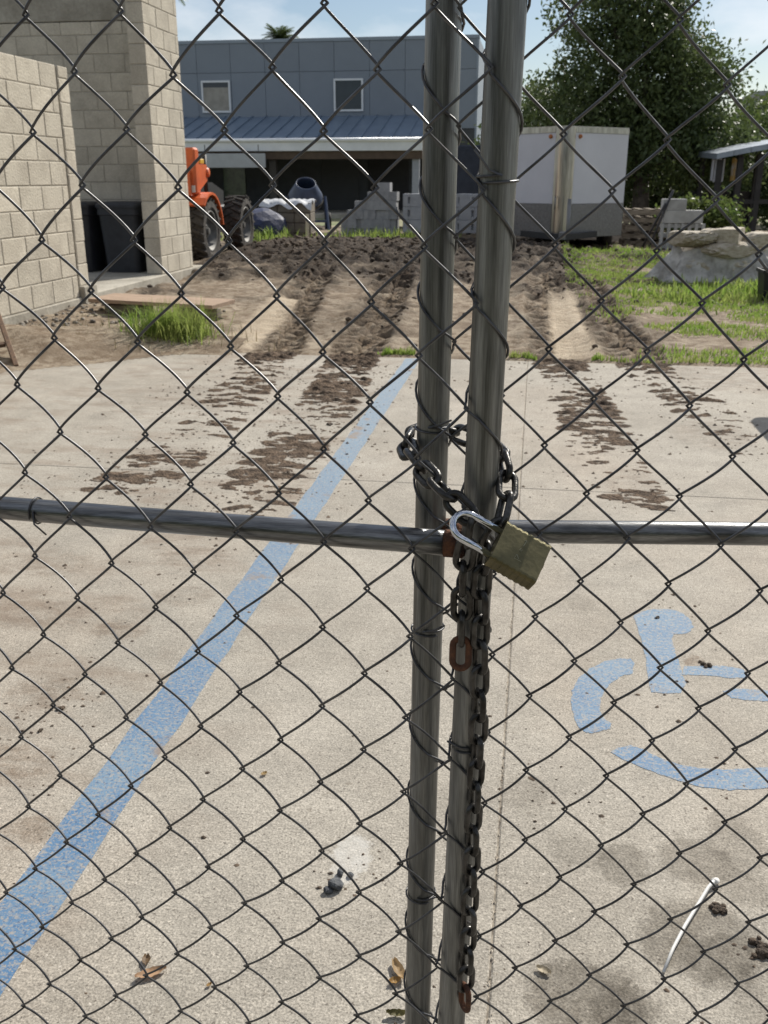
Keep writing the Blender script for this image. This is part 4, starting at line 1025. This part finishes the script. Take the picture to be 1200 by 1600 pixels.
# ================================================================== PLANTS
def leaf_quads(C_, D_, L_, W_):
    """one folded rhombus leaf per row: centres, directions, lengths, widths"""
    n = len(C_); up = RNG.normal(size=(n, 3)); D_ = D_/np.linalg.norm(D_, axis=1, keepdims=True)
    S_ = np.cross(D_, up); S_ /= np.linalg.norm(S_, axis=1, keepdims=True)+1e-9; N_ = np.cross(S_, D_)
    L_ = L_[:, None]; W_ = W_[:, None]
    a = C_-D_*L_*.5; b = C_+S_*W_*.5+N_*W_*.12; c = C_+D_*L_*.5; d = C_-S_*W_*.5+N_*W_*.12
    V = np.stack([a, b, c, d], 1).reshape(-1, 3); Fq = np.arange(4*n).reshape(n, 4); return V, Fq
def crown_points(lobes, n_clump, n_leaf, spread):
    P = []
    for (cx, cy, cz, rx, ry, rz, wgt) in lobes:
        k = int(n_clump*wgt); d = RNG.normal(size=(k, 3)); d /= np.linalg.norm(d, axis=1, keepdims=True)
        rad = RNG.random((k, 1))**.36; c = d*rad*np.array([rx, ry, rz])+np.array([cx, cy, cz])
        sz = spread*(.5+1.1*RNG.random((k, 1, 1)))
        nl = n_leaf; q = c[:, None, :]+RNG.normal(size=(k, nl, 3))*sz*np.array([1, 1, .62]); P.append(q.reshape(-1, 3))
    return np.concatenate(P)
LEAF = mat('tree_leaf', (.07, .10, .034), .5, col2=(.11, .145, .05), scale=.9, world=True, trans=.35, spec=.45, fine=.3, bscale=14)
LEAF2 = mat('bright_leaf', (.075, .12, .03), .5, col2=(.13, .16, .045), scale=1.2, world=True, trans=.45, spec=.4, fine=.3, bscale=14)
BARK = mat('bark', (.12, .10, .08), .95, col2=(.06, .05, .04), scale=6, bump=.7, bscale=20)
def tree(loc, lobes, label, n_clump, n_leaf, spread, leaf, trunk_h, trunk_r, m=LEAF, group='trees behind the yard', limbs=7, seed=1):
    rnd = random.Random(seed); t = thing('tree', label, 'tree', loc, 0, group)
    mb = MB(); top = Vector((rnd.uniform(-.3, .3), rnd.uniform(-.2, .2), trunk_h))
    mb.tube([(0, 0, -.1), (top.x*.3, 0, trunk_h*.35), (top.x*.6, top.y*.4, trunk_h*.7), top], [trunk_r*1.35, trunk_r, trunk_r*.85, trunk_r*.7], 10)
    mb.build('trunk', BARK, t, True)
    for k in range(limbs):
        lb = lobes[k % len(lobes)]; e = Vector((lb[0]+rnd.uniform(-.6, .6)*lb[3], lb[1]+rnd.uniform(-.6, .6)*lb[4], lb[2]+rnd.uniform(-.3, .6)*lb[5]))
        s = Vector((top.x*.6, top.y*.4, trunk_h*rnd.uniform(.6, .95))); mid = (s+e)/2+Vector((0, 0, .25))
        MB().tube([s, (s*2+mid)/3, mid, (mid+e)/2+Vector((0, 0, .1)), e], [trunk_r*.5, trunk_r*.42, trunk_r*.3, trunk_r*.18, trunk_r*.06], 7).build('limb', BARK, t, True)
    P = crown_points(lobes, n_clump, n_leaf, spread); n = len(P)
    V, Fq = leaf_quads(P, RNG.normal(size=(n, 3))+np.array([0, 0, -.35]), leaf*(.7+.7*RNG.random(n)), leaf*.5*(.7+.6*RNG.random(n)))
    npmesh('crown', V, Fq, m, t); return t
tree((2.6, 25.5, 0), [(-1.75, 0, 2.6, 1.4, 1.5, 1.5, .20), (-.5, .2, 3.6, 1.7, 1.6, 1.9, .28), (.75, 0, 3.3, 1.15, 1.3, 1.5, .18), (-.7, -.2, 5.0, 1.9, 1.5, 1.2, .20), (0, 0, 1.9, 2.0, 1.4, 1.1, .16), (1.7, -.1, 1.9, .95, 1.0, .8, .08)],
     'large leafy tree rising behind the white trailer', 780, 58, .21, .12, 2.4, .2, seed=3, limbs=10)
tree((7.6, 33, 0), [(-.6, 0, 2.2, 1.8, 1.6, 1.4, .5), (1.2, .2, 2.6, 1.6, 1.6, 1.3, .5)], 'bright bushy tree above the small shed roof at right', 300, 50, .26, .15, 1.6, .14, LEAF2, seed=5)
tree((.3, 31, 0), [(0, 0, 2.2, 1.9, 1.6, 1.9, .6), (-1.2, .3, 1.4, 1.4, 1.4, 1.2, .4)], 'dark bushy tree between the building and the trailer', 320, 50, .26, .15, 1.6, .14, seed=6)
for k, (x, y, lab) in enumerate(((2.9, 27.6, 'dense dark shrub in the shade right of the trailer'), (4.6, 28.2, 'dense dark shrub in the shade behind the small shed'), (6.6, 29.0, 'dense dark shrub farthest right behind the small shed'), (1.2, 28.2, 'dense dark shrub in the shade behind the trailer'))):
    tree((x, y, 0), [(0, 0, .9, 1.2, .8, .9, .6), (.3, 0, 1.7, 1.0, .7, .7, .4)], lab, 170, 44, .2, .13, .8, .06, LEAF, 'dark shrubs under the tree', 4, seed=60+k)
for k, (x, y, h, lab) in enumerate(((10.5, 48, 2.6, 'distant tree behind the small shed at right'), (14.5, 52, 2.2, 'distant tree farthest to the right, beyond the shed'), (6.2, 50, 3.0, 'distant tree seen low behind the large leafy tree'), (2.2, 52, 2.6, 'distant tree seen low behind the trailer roof'))):
    tree((x, y, 0), [(0, 0, h, 2.6, 2.2, h*.8, .7), (1.4, 0, h*.7, 1.8, 1.6, h*.6, .3)], lab, 260, 46, .34, .24, 1.8, .18, seed=9+k, limbs=5)
def palm(loc, label, h, r, n=22, m=LEAF, drop=1.0):
    t = thing('palm_tree', label, 'palm', loc); MB().tube([(0, 0, -.1), (.06, 0, h*.5), (0, .05, h)], [.16, .13, .12], 10).build('trunk', BARK, t, True)
    V = []; Fq = []
    for k in range(n):
        az = k*2.4; el = random.uniform(-.2, 1.2); d = Vector((math.cos(az)*math.cos(el), math.sin(az)*math.cos(el), math.sin(el)))
        p = Vector((0, .05, h)); pts = []
        for q in range(12): pts.append(p.copy()); p += d*r/11; d.z -= .12*drop; d.normalize()
        for q in range(1, 12):
            tdir = (pts[q]-pts[q-1]).normalized(); s = tdir.cross(Vector((0, 0, 1))).normalized()
            for sg in (-1, 1):
                for hh in (0, .5):
                    b = pts[q-1].lerp(pts[q], hh); ll = r*.33*math.sin(PI*(.12+.86*(q+hh)/12.5)); tip = b+(s*sg*.85+tdir*.55-Vector((0, 0, .25))).normalized()*ll
                    o = len(V); wd = tdir*.022*r; V += [b-wd, b+wd, tip]; Fq.append((o, o+1, o+2))
    npmesh('fronds', np.array([tuple(v) for v in V]), np.array(Fq), m, t)
pb = aty(437, 52, 55); palm((pb.x, 55, 0), 'palm top poking above the building roof', pb.z-.35, 1.15, 60)
pb = aty(262, -14, 46); palm((pb.x, 46, 0), 'palm fronds at the top beside the tall block wall', pb.z+.1, 1.1, 22)
pc = gnd(1195, 372); palm((pc.x+.25, 17.2, 0), 'low feathery palm at the right edge behind the stones', .35, 1.35, 34, LEAF2, .8)
for px, y_, lab in ((1078, 19.5, 'low shrub behind the white blocks'), (1120, 19.5, 'low shrub behind the wrapped stones')):
    b = aty(px, 330, y_); tree((b.x, y_, 0), [(0, 0, .5, .4, .4, .38, 1)], lab, 60, 40, .12, .10, .4, .03, LEAF2, 'low shrubs', 4, seed=int(px))

# grass, weeds
def grass(name, pts, hmin, hmax, m, label, lean=.35, wid=.0045):
    n = len(pts); P = np.array(pts); h = hmin+(hmax-hmin)*RNG.random(n)**1.3; a = RNG.random(n)*2*PI; l = np.abs(RNG.normal(0, lean, n))
    dx = np.cos(a); dy = np.sin(a); w_ = wid*(.7+.8*RNG.random(n)); px, py = -dy, dx
    b0 = P+np.stack([px*w_, py*w_, 0*w_-.01], 1); b1 = P-np.stack([px*w_, py*w_, 0*w_+.01], 1)
    m1 = P+np.stack([dx*h*l*.3+px*w_*.8, dy*h*l*.3+py*w_*.8, h*.55], 1); m2 = m1-np.stack([px*w_*1.6, py*w_*1.6, 0*w_], 1)
    tp = P+np.stack([dx*h*l, dy*h*l, h*np.clip(1-.25*l, .4, 1)], 1)
    V = np.stack([b0, b1, m2, m1, tp, tp], 1).reshape(-1, 3); i = np.arange(n)*6
    Fq = np.concatenate([np.stack([i, i+1, i+2, i+3], 1), np.stack([i+3, i+2, i+4, i+5], 1)])
    # drop the doubled tip: build triangles instead
    T_ = np.concatenate([np.stack([i, i+1, i+2], 1), np.stack([i, i+2, i+3], 1), np.stack([i+3, i+2, i+4], 1)])
    npmesh(name, V, T_, m, kind='stuff', label=label)
GRASS = mat('grass_blade', (.20, .31, .055), .6, col2=(.29, .34, .10), scale=3, world=True, trans=.5, spec=.3, fine=.3, bscale=25)
DRY = mat('dry_blade', (.26, .21, .11), .8, col2=(.16, .15, .06), scale=3, world=True, trans=.3)
def vegetation():
    # lawn patch at right
    n = 110000; x = RNG.uniform(.4, 5.5, n); y = RNG.uniform(SLAB_Y+.03, 16, n); z, dk, tr, pl, g = terrain_fields(x, y)
    keep = (RNG.random(n) < g*(1-tr)*(1-pl)*.9); grass('lawn_grass', np.stack([x, y, z], 1)[keep], .012, .05, GRASS, 'patchy green grass on the soil at right')
    # slab edge weeds
    pts = []
    for x0, x1, k in ((-1.15, -.85, 260), (-.15, .05, 120), (.45, .9, 160), (.95, 2.2, 300)):
        for _ in range(k): a = random.uniform(x0, x1); b = SLAB_Y+.05+abs(random.gauss(0, .05)); pts.append((a, b, tz(a, b)))
    grass('edge_weeds', pts, .015, .06, GRASS, 'thin weeds along the far edge of the concrete')
    # tall clump at left
    pts = []
    c = gnd(262, 538)
    for _ in range(1700):
        a = c.x+random.gauss(0, .15); b = c.y+random.gauss(0, .11)+.08; pts.append((a, b, .03))
    grass('grass_clump', pts, .08, .36, GRASS, 'tall green grass clump by the boards at left', .75, .0035)
    pts = []
    for _ in range(500): a = c.x+random.gauss(-.3, .45); b = c.y+random.gauss(.15, .25); pts.append((a, b, tz(a, max(b, 6.9))))
    grass('dry_weeds', pts, .03, .14, DRY, 'dry weed stems around the tall grass clump', .6, .003)
    # weeds before the block stacks
    pts = []
    for px, sx, k in ((405, .35, 420), (575, .6, 380), (640, .5, 160)):
        q = gnd(px, 377)
        for _ in range(k): a = q.x+random.gauss(0, sx); b = q.y+random.gauss(0, .3); pts.append((a, b, tz(a, b)))
    grass('yard_weeds', pts, .08, .3, GRASS, 'weeds growing before the block stacks', .5, .012)
    pts = []
    for px, py, s, k in ((985, 400, .25, 420), (1180, 460, .35, 700), (1090, 468, .4, 500), (1150, 430, .5, 400)):
        q = gnd(px, py)
        for _ in range(k): a = q.x+random.gauss(0, s); b = q.y+random.gauss(0, s); pts.append((a, b, tz(a, b)))
    grass('tall_weeds', pts, .05, .18, GRASS, 'taller weeds around the wrapped stones and trailer', .6, .009)
vegetation()

# ================================================================== RIGHT SIDE OF THE YARD
def right_side():
    # stones on a pallet under torn white plastic
    c = gnd(1122, 447); cx, cy = c.x, c.y+.35
    sm = mat('limestone', (.50, .45, .37), .9, col2=(.34, .29, .22), scale=5, bump=.5, bscale=20, rnd=.12)
    labs = ['pale rough stone slab on top of the wrapped pile, leftmost', 'pale rough stone slab on top of the wrapped pile, middle', 'pale rough stone slab on top of the wrapped pile, rightmost', 'brown rough stone under the top slabs of the wrapped pile', 'grey rough stone inside the wrapped pile, lower left', 'grey rough stone inside the wrapped pile, lower right']
    for k, (dx, dy, z, sx, sy, sz) in enumerate(((-.30, -.12, .44, .24, .28, .13), (.04, -.02, .50, .24, .28, .12), (.38, .05, .45, .24, .3, .12), (.05, -.12, .33, .36, .28, .12), (-.28, 0, .03, .30, .32, .2), (.3, 0, .03, .32, .32, .2))):
        me = blob_mesh('stone', 1, 40+k, 4, 1.0, .75); me.materials.append(sm)
        for v in me.vertices:
            v.co.x = max(-1, min(1, v.co.x*1.1)); v.co.y = max(-1, min(1, v.co.y*1.1)); v.co.z = max(0, min(1.5, v.co.z))
        o = link('stone', me, None, loc=(cx+dx, cy+dy, z), rot=(random.uniform(-.06, .06), random.uniform(-.08, .08), random.uniform(-.4, .4)), label=labs[k], cat='stone', group='stones in the wrapped pile'); o.scale = (sx, sy, sz)
    # draped plastic: sides of the heap, open at the front middle
    n, mrow = 72, 16; V = []; Fq = []; rg = random.Random(4)
    ph = [rg.uniform(0, 6.3) for _ in range(6)]
    for i in range(n+1):
        a = math.radians(-90)+math.radians(360)*i/n; dn = min(abs(a+PI/2), abs(a-1.5*PI))      # open towards the camera-left
        for j in range(mrow+1):
            f = j/mrow; r = .50+.34*f**1.5+.03*math.sin(a*9+ph[0]+f*3)*f+.022*math.sin(a*17+ph[1]-f*5)+.016*math.sin(a*31+f*11+ph[2]); r *= 1-(.30*math.exp(-(dn/.42)**2))*f
            z = .43*(1-f**1.25)+.0+.02*math.sin(a*6+ph[3])+.012*math.sin(a*13+f*9)
            V.append((cx+.04+r*1.12*math.cos(a), cy+r*.62*math.sin(a), max(z, .015+.01*math.sin(i)*math.cos(j))))
    for i in range(n):
        for j in range(mrow):
            q = i*(mrow+1)+j; Fq.append((q, q+1, q+mrow+2, q+mrow+1))
    pm = mat('dusty_plastic', (.58, .56, .53), .35, col2=(.27, .25, .22), scale=5, bump=1.0, bscale=11, trans=.15, spec=.5)
    npmesh('plastic_wrap', np.array(V), np.array(Fq), pm, None, True, label='crumpled dusty white plastic draped around the stone pile', cat='plastic sheet')
    # white blocks and frames left of it
    wm = mat('white_block_paint', (.42, .42, .41), .8, col2=(.33, .33, .32), scale=5, rnd=.08)
    Y = 18.4
    def B(px0, py0, px1, py1, y, name, label, cat, dp=.3, m=wm, zb=None):
        a = aty(px0, py1, y); b = aty(px1, py0, y); z0 = a.z if zb is None else zb
        return MB().box(0, b.x-a.x, 0, dp, 0, b.z-z0, .008).build(name, m, None, loc=(a.x, y, z0), rot=(0, 0, 0), label=label, cat=cat)
    pal = thing('upright_pallet', 'pale slatted frame standing under the white blocks', 'pallet', (aty(1032, 384, Y).x, Y, 0))
    wd_ = aty(1096, 384, Y).x-aty(1032, 384, Y).x; hz = aty(1060, 349, Y).z
    for k in range(7): x = wd_*k/6; MB().box(x-.03, x+.03, 0, .03, 0, hz-.004, .004).build('slat', wm, pal)
    for z in (.05, hz*.5, hz-.08): MB().box(-.02, wd_+.02, .034, .30, z, z+.07, .004).build('rail', wm, pal)
    B(1036, 329, 1100, 349, Y-.0, 'white_block', 'wide white block lying on the pale slatted frame', 'block', zb=hz)
    z1 = aty(1060, 329, Y).z; B(1035, 311, 1074, 329, Y, 'white_block', 'small white block on top of the wide one', 'block', zb=z1+.003)
    for k, (p0, p1, lab) in enumerate((((1012, 392), (1052, 297), 'dark pole leaning in front of the white blocks'), ((1002, 390), (1040, 318), 'shorter dark pole leaning left of the white blocks'))):
        g = gnd(*p0); e = aty(p1[0], p1[1], Y-.05-.02*k); MB().tube([g, g.lerp(e, .5)+Vector((0, 0, .01)), e], .022, 8).build('leaning_pole', mat('dark_pole', (.05, .05, .055), .6, var=.2), None, True, label=lab, cat='pole')
    # pallets stacked right of the trailer
    g = aty(996, 345, 19.6)
    for k in range(5): pallet((g.x+.35, 19.9, k*.145), .05*((-1)**k), 'dark pallet right of the trailer, %s from the ground' % ('first', 'second', 'third', 'fourth', 'fifth')[k])
    # black pot at the right edge
    p = gnd(1199, 474); t = thing('black_planter', 'square black plant pot at the right edge of the grass', 'pot', (p.x+.08, p.y+.12, tz(p.x, p.y)-.01)); m = mat('black_plastic', (.018, .018, .02), .5, var=.2)
    v = [(-.13, -.13, 0), (.13, -.13, 0), (.13, .13, 0), (-.13, .13, 0), (-.16, -.16, .32), (.16, -.16, .32), (.16, .16, .32), (-.16, .16, .32)]
    MB().add(v, [(3, 2, 1, 0), (0, 1, 5, 4), (1, 2, 6, 5), (2, 3, 7, 6), (3, 0, 4, 7)]).build('pot', m, t)
    rim = MB()
    for q in ((-.175, .175, -.175, -.155), (-.175, .175, .155, .175), (-.175, -.155, -.155, .155), (.155, .175, -.155, .155)): rim.box(q[0], q[1], q[2], q[3], .30, .335)
    rim.build('rim', m, t); MB().box(-.15, .15, -.15, .15, .27, .285).build('potting_soil', MUD, t)
    # small open shed
    Ys = 22.5; a = aty(1108, 240, Ys); b = aty(1230, 212, Ys); t = thing('open_shed', 'small open shed with sloping pale metal roof at right', 'shed', (a.x, Ys, 0))
    W_ = b.x-a.x; rf = mat('shed_roof_metal', (.30, .34, .39), .4, .4, col2=(.24, .27, .31), scale=3); dkw = mat('dark_shed_timber', (.045, .042, .04), .85, var=.3)
    z0, z1 = a.z, b.z
    for k in range(6):
        x0 = .12+k*(W_+.5)/6; x1 = x0+(W_+.5)/6-.01; f = lambda x: z0-.03+(z1-z0)*.62*x/W_+.06*math.sin(min(1, max(0, x/W_))*PI*.5)
        v = [(x0, -.3, f(x0)), (x1, -.3, f(x1)), (x1, 2.6, f(x1)+.10), (x0, 2.6, f(x0)+.10)]
        MB().add(v+[(p_[0], p_[1], p_[2]-.11) for p_ in v], [(0, 1, 2, 3), (7, 6, 5, 4), (0, 4, 5, 1), (1, 5, 6, 2), (2, 6, 7, 3), (3, 7, 4, 0)]).build('roof_sheet', rf, t)
    for k in range(4):
        x = .25+k*W_*.27; MB().box(x-.06, x+.06, -.06, .06, 0, z0-.16+(z1-z0)*.6*x/W_, .008).build('post', dkw, t)
        MB().box(x-.06, x+.06, 2.3, 2.42, 0, z0+.1, .008).build('post', dkw, t)
    MB().box(0, W_, 2.44, 2.5, 0, z0*.55).build('back_boards', dkw, t)
    MB().box(-.05, W_+.05, -.05, .05, z0*.42, z0*.47).build('cross_rail', dkw, t)
    for px, w_, lab in ((1117, .12, 'white cloth hanging in the small shed, leftmost'), (1128, .16, 'white cloth hanging in the small shed, middle'), (1151, .18, 'white and orange cloth hanging in the small shed')):
        q = aty(px, 248, Ys+.8); g_ = 8; V = []; Fq = []
        for i in range(g_+1):
            for j in range(7): V.append((q.x-w_/2+w_*i/g_, Ys+.8+.03*math.sin(i*1.6), q.z-j*.08+.02*math.sin(i*.9+j)))
        for i in range(g_):
            for j in range(6): r_ = i*7+j; Fq.append((r_, r_+1, r_+8, r_+7))
        npmesh('hanging_cloth', np.array(V), np.array(Fq), mat('white_cloth', (.6, .6, .62), .8, var=.1) if px != 1151 else mat('orange_cloth', (.55, .36, .12), .8, col2=(.6, .6, .6), scale=4), None, True, label=lab, cat='cloth', group='cloths hanging in the shed')
    # grey tower block far right
    q = aty(1188, 142, 70); t = thing('far_building', 'tall grey building corner far off at the right edge', 'building', (q.x, 70, 0)); m = mat('far_grey_wall', (.30, .31, .32), .85, col2=(.25, .26, .27), scale=.8)
    MB().box(0, 9, 0, 8, 0, q.z-.3).build('wall', m, t); MB().box(-.15, 9.15, -.15, 8.15, q.z-.296, q.z, .02).build('roof_cap', m, t)
    for k in range(3): MB().box(1+k*2.4, 2.2+k*2.4, -.06, -.005, q.z-2.6, q.z-1.3, .02).build('window', mat('window_glass', (.05, .06, .07), .06), t)
right_side()

# made-up table added out of frame; its rounded corner throws the shadow at right
def table():
    c = gnd(1168, 654); h = .74; sh = sdir*(h/sdir.z); x0, y1 = c.x+sh.x, c.y+sh.y
    t = thing('added_shadow_table', 'added unseen table out of frame, casting the corner shadow at right', 'table', (x0+.9, y1-.38, 0))
    m = mat('grey_table_top', (.5, .5, .5), .5, var=.1); r = .08; W_, D_ = 1.8, .76; poly = []
    for sx, sy, a0 in ((1, 1, 0), (-1, 1, PI/2), (-1, -1, PI), (1, -1, 3*PI/2)):
        for q in range(6): a = a0+q/5*PI/2; poly.append((sx*(W_/2-r)+r*math.cos(a), sy*(D_/2-r)+r*math.sin(a)))
    MB().prism(poly, h-.045, h).build('table_top', m, t)
    lm = mat('dark_steel', (.05, .05, .05), .6, .5)
    for sx in (-1, 1):
        for sy in (-1, 1): MB().tube([(sx*.72, sy*.3, 0), (sx*.66, sy*.3, h-.046)], .014, 10).build('leg', lm, t, True)
        MB().tube([(sx*.70, -.3, .25), (sx*.70, .3, .25)], .012, 8).build('leg_brace', lm, t, True)
table()

# ================================================================== SMALL THINGS ON THE CONCRETE
def leaf_thing(px, py, L_, W_, rz, col, label, curl=.35, tilt=(0, 0)):
    g = gnd(px, py); n = 10; V = []; Fq = []
    for i in range(n+1):
        f = i/n; w_ = W_*math.sin(PI*min(1, f*.93+.03))**.8
        for j in range(5):
            s = (j-2)/2; V.append(((f-.5)*L_, s*w_*.5*(1-.25*curl*abs(s)), .002+curl*W_*.55*s*s+.16*L_*curl*(2*f-1)**2+.001*math.sin(i*2.3)))
    for i in range(n):
        for j in range(4): q = i*5+j; Fq.append((q, q+1, q+6, q+5))
    m = mat('leaf_%d_%d' % (px, py), col, .6, col2=tuple(c*.55 for c in col), scale=40, trans=.25)
    t = npmesh('fallen_leaf', np.array(V), np.array(Fq), m, None, True, loc=(g.x, g.y, .001), rot=(*tilt, rz), label=label, cat='leaf', group='fallen leaves on the concrete')
leaf_thing(236, 1524, .052, .022, .55, (.50, .32, .19), 'curled brown leaf on the concrete at lower left', .35)
leaf_thing(229, 1503, .024, .016, 1.9, (.20, .13, .07), 'small dark leaf scrap above the curled brown leaf', .4)
leaf_thing(623, 1520, .048, .020, 2.1, (.48, .33, .17), 'tan leaf lying against the left gate post', .5)
leaf_thing(617, 1536, .020, .016, .4, (.40, .24, .08), 'orange leaf scrap just below the tan leaf', .5)
leaf_thing(620, 1588, .034, .016, .1, (.16, .14, .05), 'dark green leaf at the bottom beside the left post', .6)
leaf_thing(849, 1519, .026, .016, -.4, (.56, .48, .34), 'pale leaf scrap right of the posts near the bottom', .4)
leaf_thing(413, 1211, .016, .012, .9, (.50, .34, .14), 'tiny yellow leaf scrap in the open concrete', .4)
leaf_thing(327, 1541, .010, .007, .9, (.40, .24, .08), 'tiny brown leaf crumb right of the curled leaf', .4)
def litter():
    sm = mat('asphalt_lump', (.055, .058, .065), .85, col2=(.11, .115, .12), scale=45, bump=.5, bscale=90)
    for k, (px, py, r, lab) in enumerate(((523, 1388, .013, 'dark stone chip on the concrete left of the posts, largest'), (532, 1368, .007, 'small dark stone chip just above the largest one'), (548, 1370, .0065, 'small dark stone chip right of the largest one'), (513, 1394, .007, 'small dark stone chip left of the largest one'))):
        g = gnd(px, py); me = blob_mesh('stone_chip', r, 70+k, 2, .75, .5); me.materials.append(sm); link('stone_chip', me, None, loc=(g.x, g.y, 0), label=lab, cat='stone', group='dark stone chips')
    for k, (px, py, r, lab) in enumerate(((1104, 1041, .014, 'dark mud clod on the arm of the wheelchair symbol'), (1026, 966, .008, 'small mud clod on the head of the wheelchair symbol'), (1124, 1423, .014, 'dark mud clod right of the white plastic strip'), (1113, 1419, .009, 'smaller mud clod touching the white strip clod'), (1188, 1478, .013, 'dark mud clod at the right edge, upper'), (1193, 1492, .016, 'dark mud clod at the right edge, lower'),
                                          (94, 1108, .011, 'dark mud clod on the concrete at left'), (62, 1142, .008, 'small mud clod left of the blue line'), (513, 664, .020, 'mud clod at the side of a tyre print, nearest'), (541, 600, .022, 'mud clod at the side of a tyre print, farther'), (552, 575, .022, 'mud clod at the side of a tyre print, farthest'))):
        g = gnd(px, py); me = clump_mesh('mud_clod', r, 90+k); me.materials.append(mat('wet_mud', (.05, .038, .028), .9, col2=(.10, .072, .05), scale=60, bump=.6, bscale=120)); link('mud_clod', me, None, loc=(g.x, g.y, 0), rot=(0, 0, k), label=lab, cat='mud', group='loose mud clods')
    a = gnd(1036, 1522); b = gnd(1106, 1392); c = gnd(1119, 1380)
    z = Vector((0, 0, .004)); mid = a.lerp(b, .5)+Vector((-.004, .0, .002)); P = [a+z, a.lerp(mid, .5)+z+Vector((-.002, 0, .002)), mid+z+Vector((0, 0, .003)), b+z+Vector((0, 0, .004)), b.lerp(c, .6)+z+Vector((0, 0, .007)), c+z]
    m = mat('white_plastic', (.72, .71, .68), .5, var=.1); t = thing('plastic_strip', 'white plastic strip lying on the stained concrete', 'plastic strip', a)
    MB().tube([p-a for p in P], [.0025, .003, .0032, .0035, .004, .0042], 8).build('strip', m, t, True)
    MB().tube([P[4]-a, P[5]-a+Vector((.001, .002, 0))], .0062, 8).build('strip_end', m, t, True)
litter()

# loose soil lumps over the churned ground, rubble by the low wall
def soil_lumps():
    import bmesh
    base = [blob_mesh('l%d' % k, 1, 200+k, 1, .7, .5) for k in range(5)]; BV = []
    for b in base:
        v = np.empty(len(b.vertices)*3); b.vertices.foreach_get('co', v); f = np.array([p.vertices[:] for p in b.polygons]); BV.append((v.reshape(-1, 3), f)); bpy.data.meshes.remove(b)
    def scatter(P, R_, m, name, label):
        V = []; Fq = []; o = 0
        for p, r in zip(P, R_):
            v, f = BV[random.randrange(5)]; a = random.random()*6.3; c, s = math.cos(a), math.sin(a)
            q = np.stack([v[:, 0]*c-v[:, 1]*s, v[:, 0]*s+v[:, 1]*c, v[:, 2]], 1)*r+np.array(p); V.append(q); Fq.append(f+o); o += len(v)
        npmesh(name, np.concatenate(V), np.concatenate(Fq), m, None, kind='stuff', label=label)
    n = 22000; x = RNG.uniform(-6, 2.4, n); y = RNG.uniform(7.2, 20, n); z, dk, tr, pl, g = terrain_fields(x, y); k = RNG.random(n) < (.02+.6*np.clip(dk, 0, 1)**2+.15*tr)*(1-pl)
    scatter(np.stack([x, y, z-.01], 1)[k], (.008+.034*RNG.random(n)**4*(.4+y/20))[k], mat('soil_lump', (.06, .046, .035), .95, col2=(.13, .098, .07), scale=5, world=True, bump=.4), 'soil_lumps', 'loose lumps of dark soil over the churned yard')
    n = 1100; x = RNG.uniform(-4.45, -2.9, n); y = RNG.uniform(6.3, 9.2, n); kk = (y > 6.9+.5*(x+3.6)) & (RNG.random(n) < (1.2-(x+4.45)/1.6)); z = terrain_fields(x, np.maximum(y, 6.9))[0]
    scatter(np.stack([x, y, z-.004], 1)[kk], (.006+.022*RNG.random(n)**3)[kk], mat('rubble', (.30, .27, .23), .95, col2=(.15, .13, .11), scale=9, world=True, bump=.4), 'rubble', 'grey rubble and gravel along the foot of the low wall')
    # sand washed over the far left of the slab
    X, Y = np.meshgrid(np.arange(-9, -2.2, .04), np.arange(4.6, 7.3, .04)); lim = 6.75-(X < -2.6)*.95*np.clip((-2.6-X)/1.0, 0, 1)-.12*(fbm(X*2, Y*2, 4)-.5)*2; h = .11*sstep(0, 1.0, Y-lim)*(.6+.8*fbm(X*3, Y*3, 4))+.012*(fbm(X*14, Y*14, 3)-.5)
    i = np.arange(X.size).reshape(X.shape); F_ = np.stack([i[:-1, :-1], i[:-1, 1:], i[1:, 1:], i[1:, :-1]], -1)[(Y > lim)[:-1, :-1]]; V = np.stack([X, Y, np.maximum(h, .0012)], -1).reshape(-1, 3); u_, inv = np.unique(F_, return_inverse=True)
    npmesh('washed_sand', V[u_], inv.reshape(F_.shape), SOIL, None, True, kind='stuff', label='sandy soil washed over the far left of the concrete')
soil_lumps()

# leaf mass added behind the viewer to mirror a dark band in the steel
def unseen_leaf_backdrop():
    n = 16000; x = RNG.uniform(-22, 22, n); y = -11+RNG.normal(0, 1.2, n); z = RNG.random(n)**.8*(4.2+1.6*fbm(x*.35, x*0, 3))
    V, Fq = leaf_quads(np.stack([x, y, z], 1), RNG.normal(size=(n, 3)), np.full(n, .8), np.full(n, .45)); npmesh('unseen_leaf_backdrop', V, Fq, LEAF, None, kind='stuff', label='added unseen leaf mass behind the viewer, darkening reflections in the steel')
unseen_leaf_backdrop()
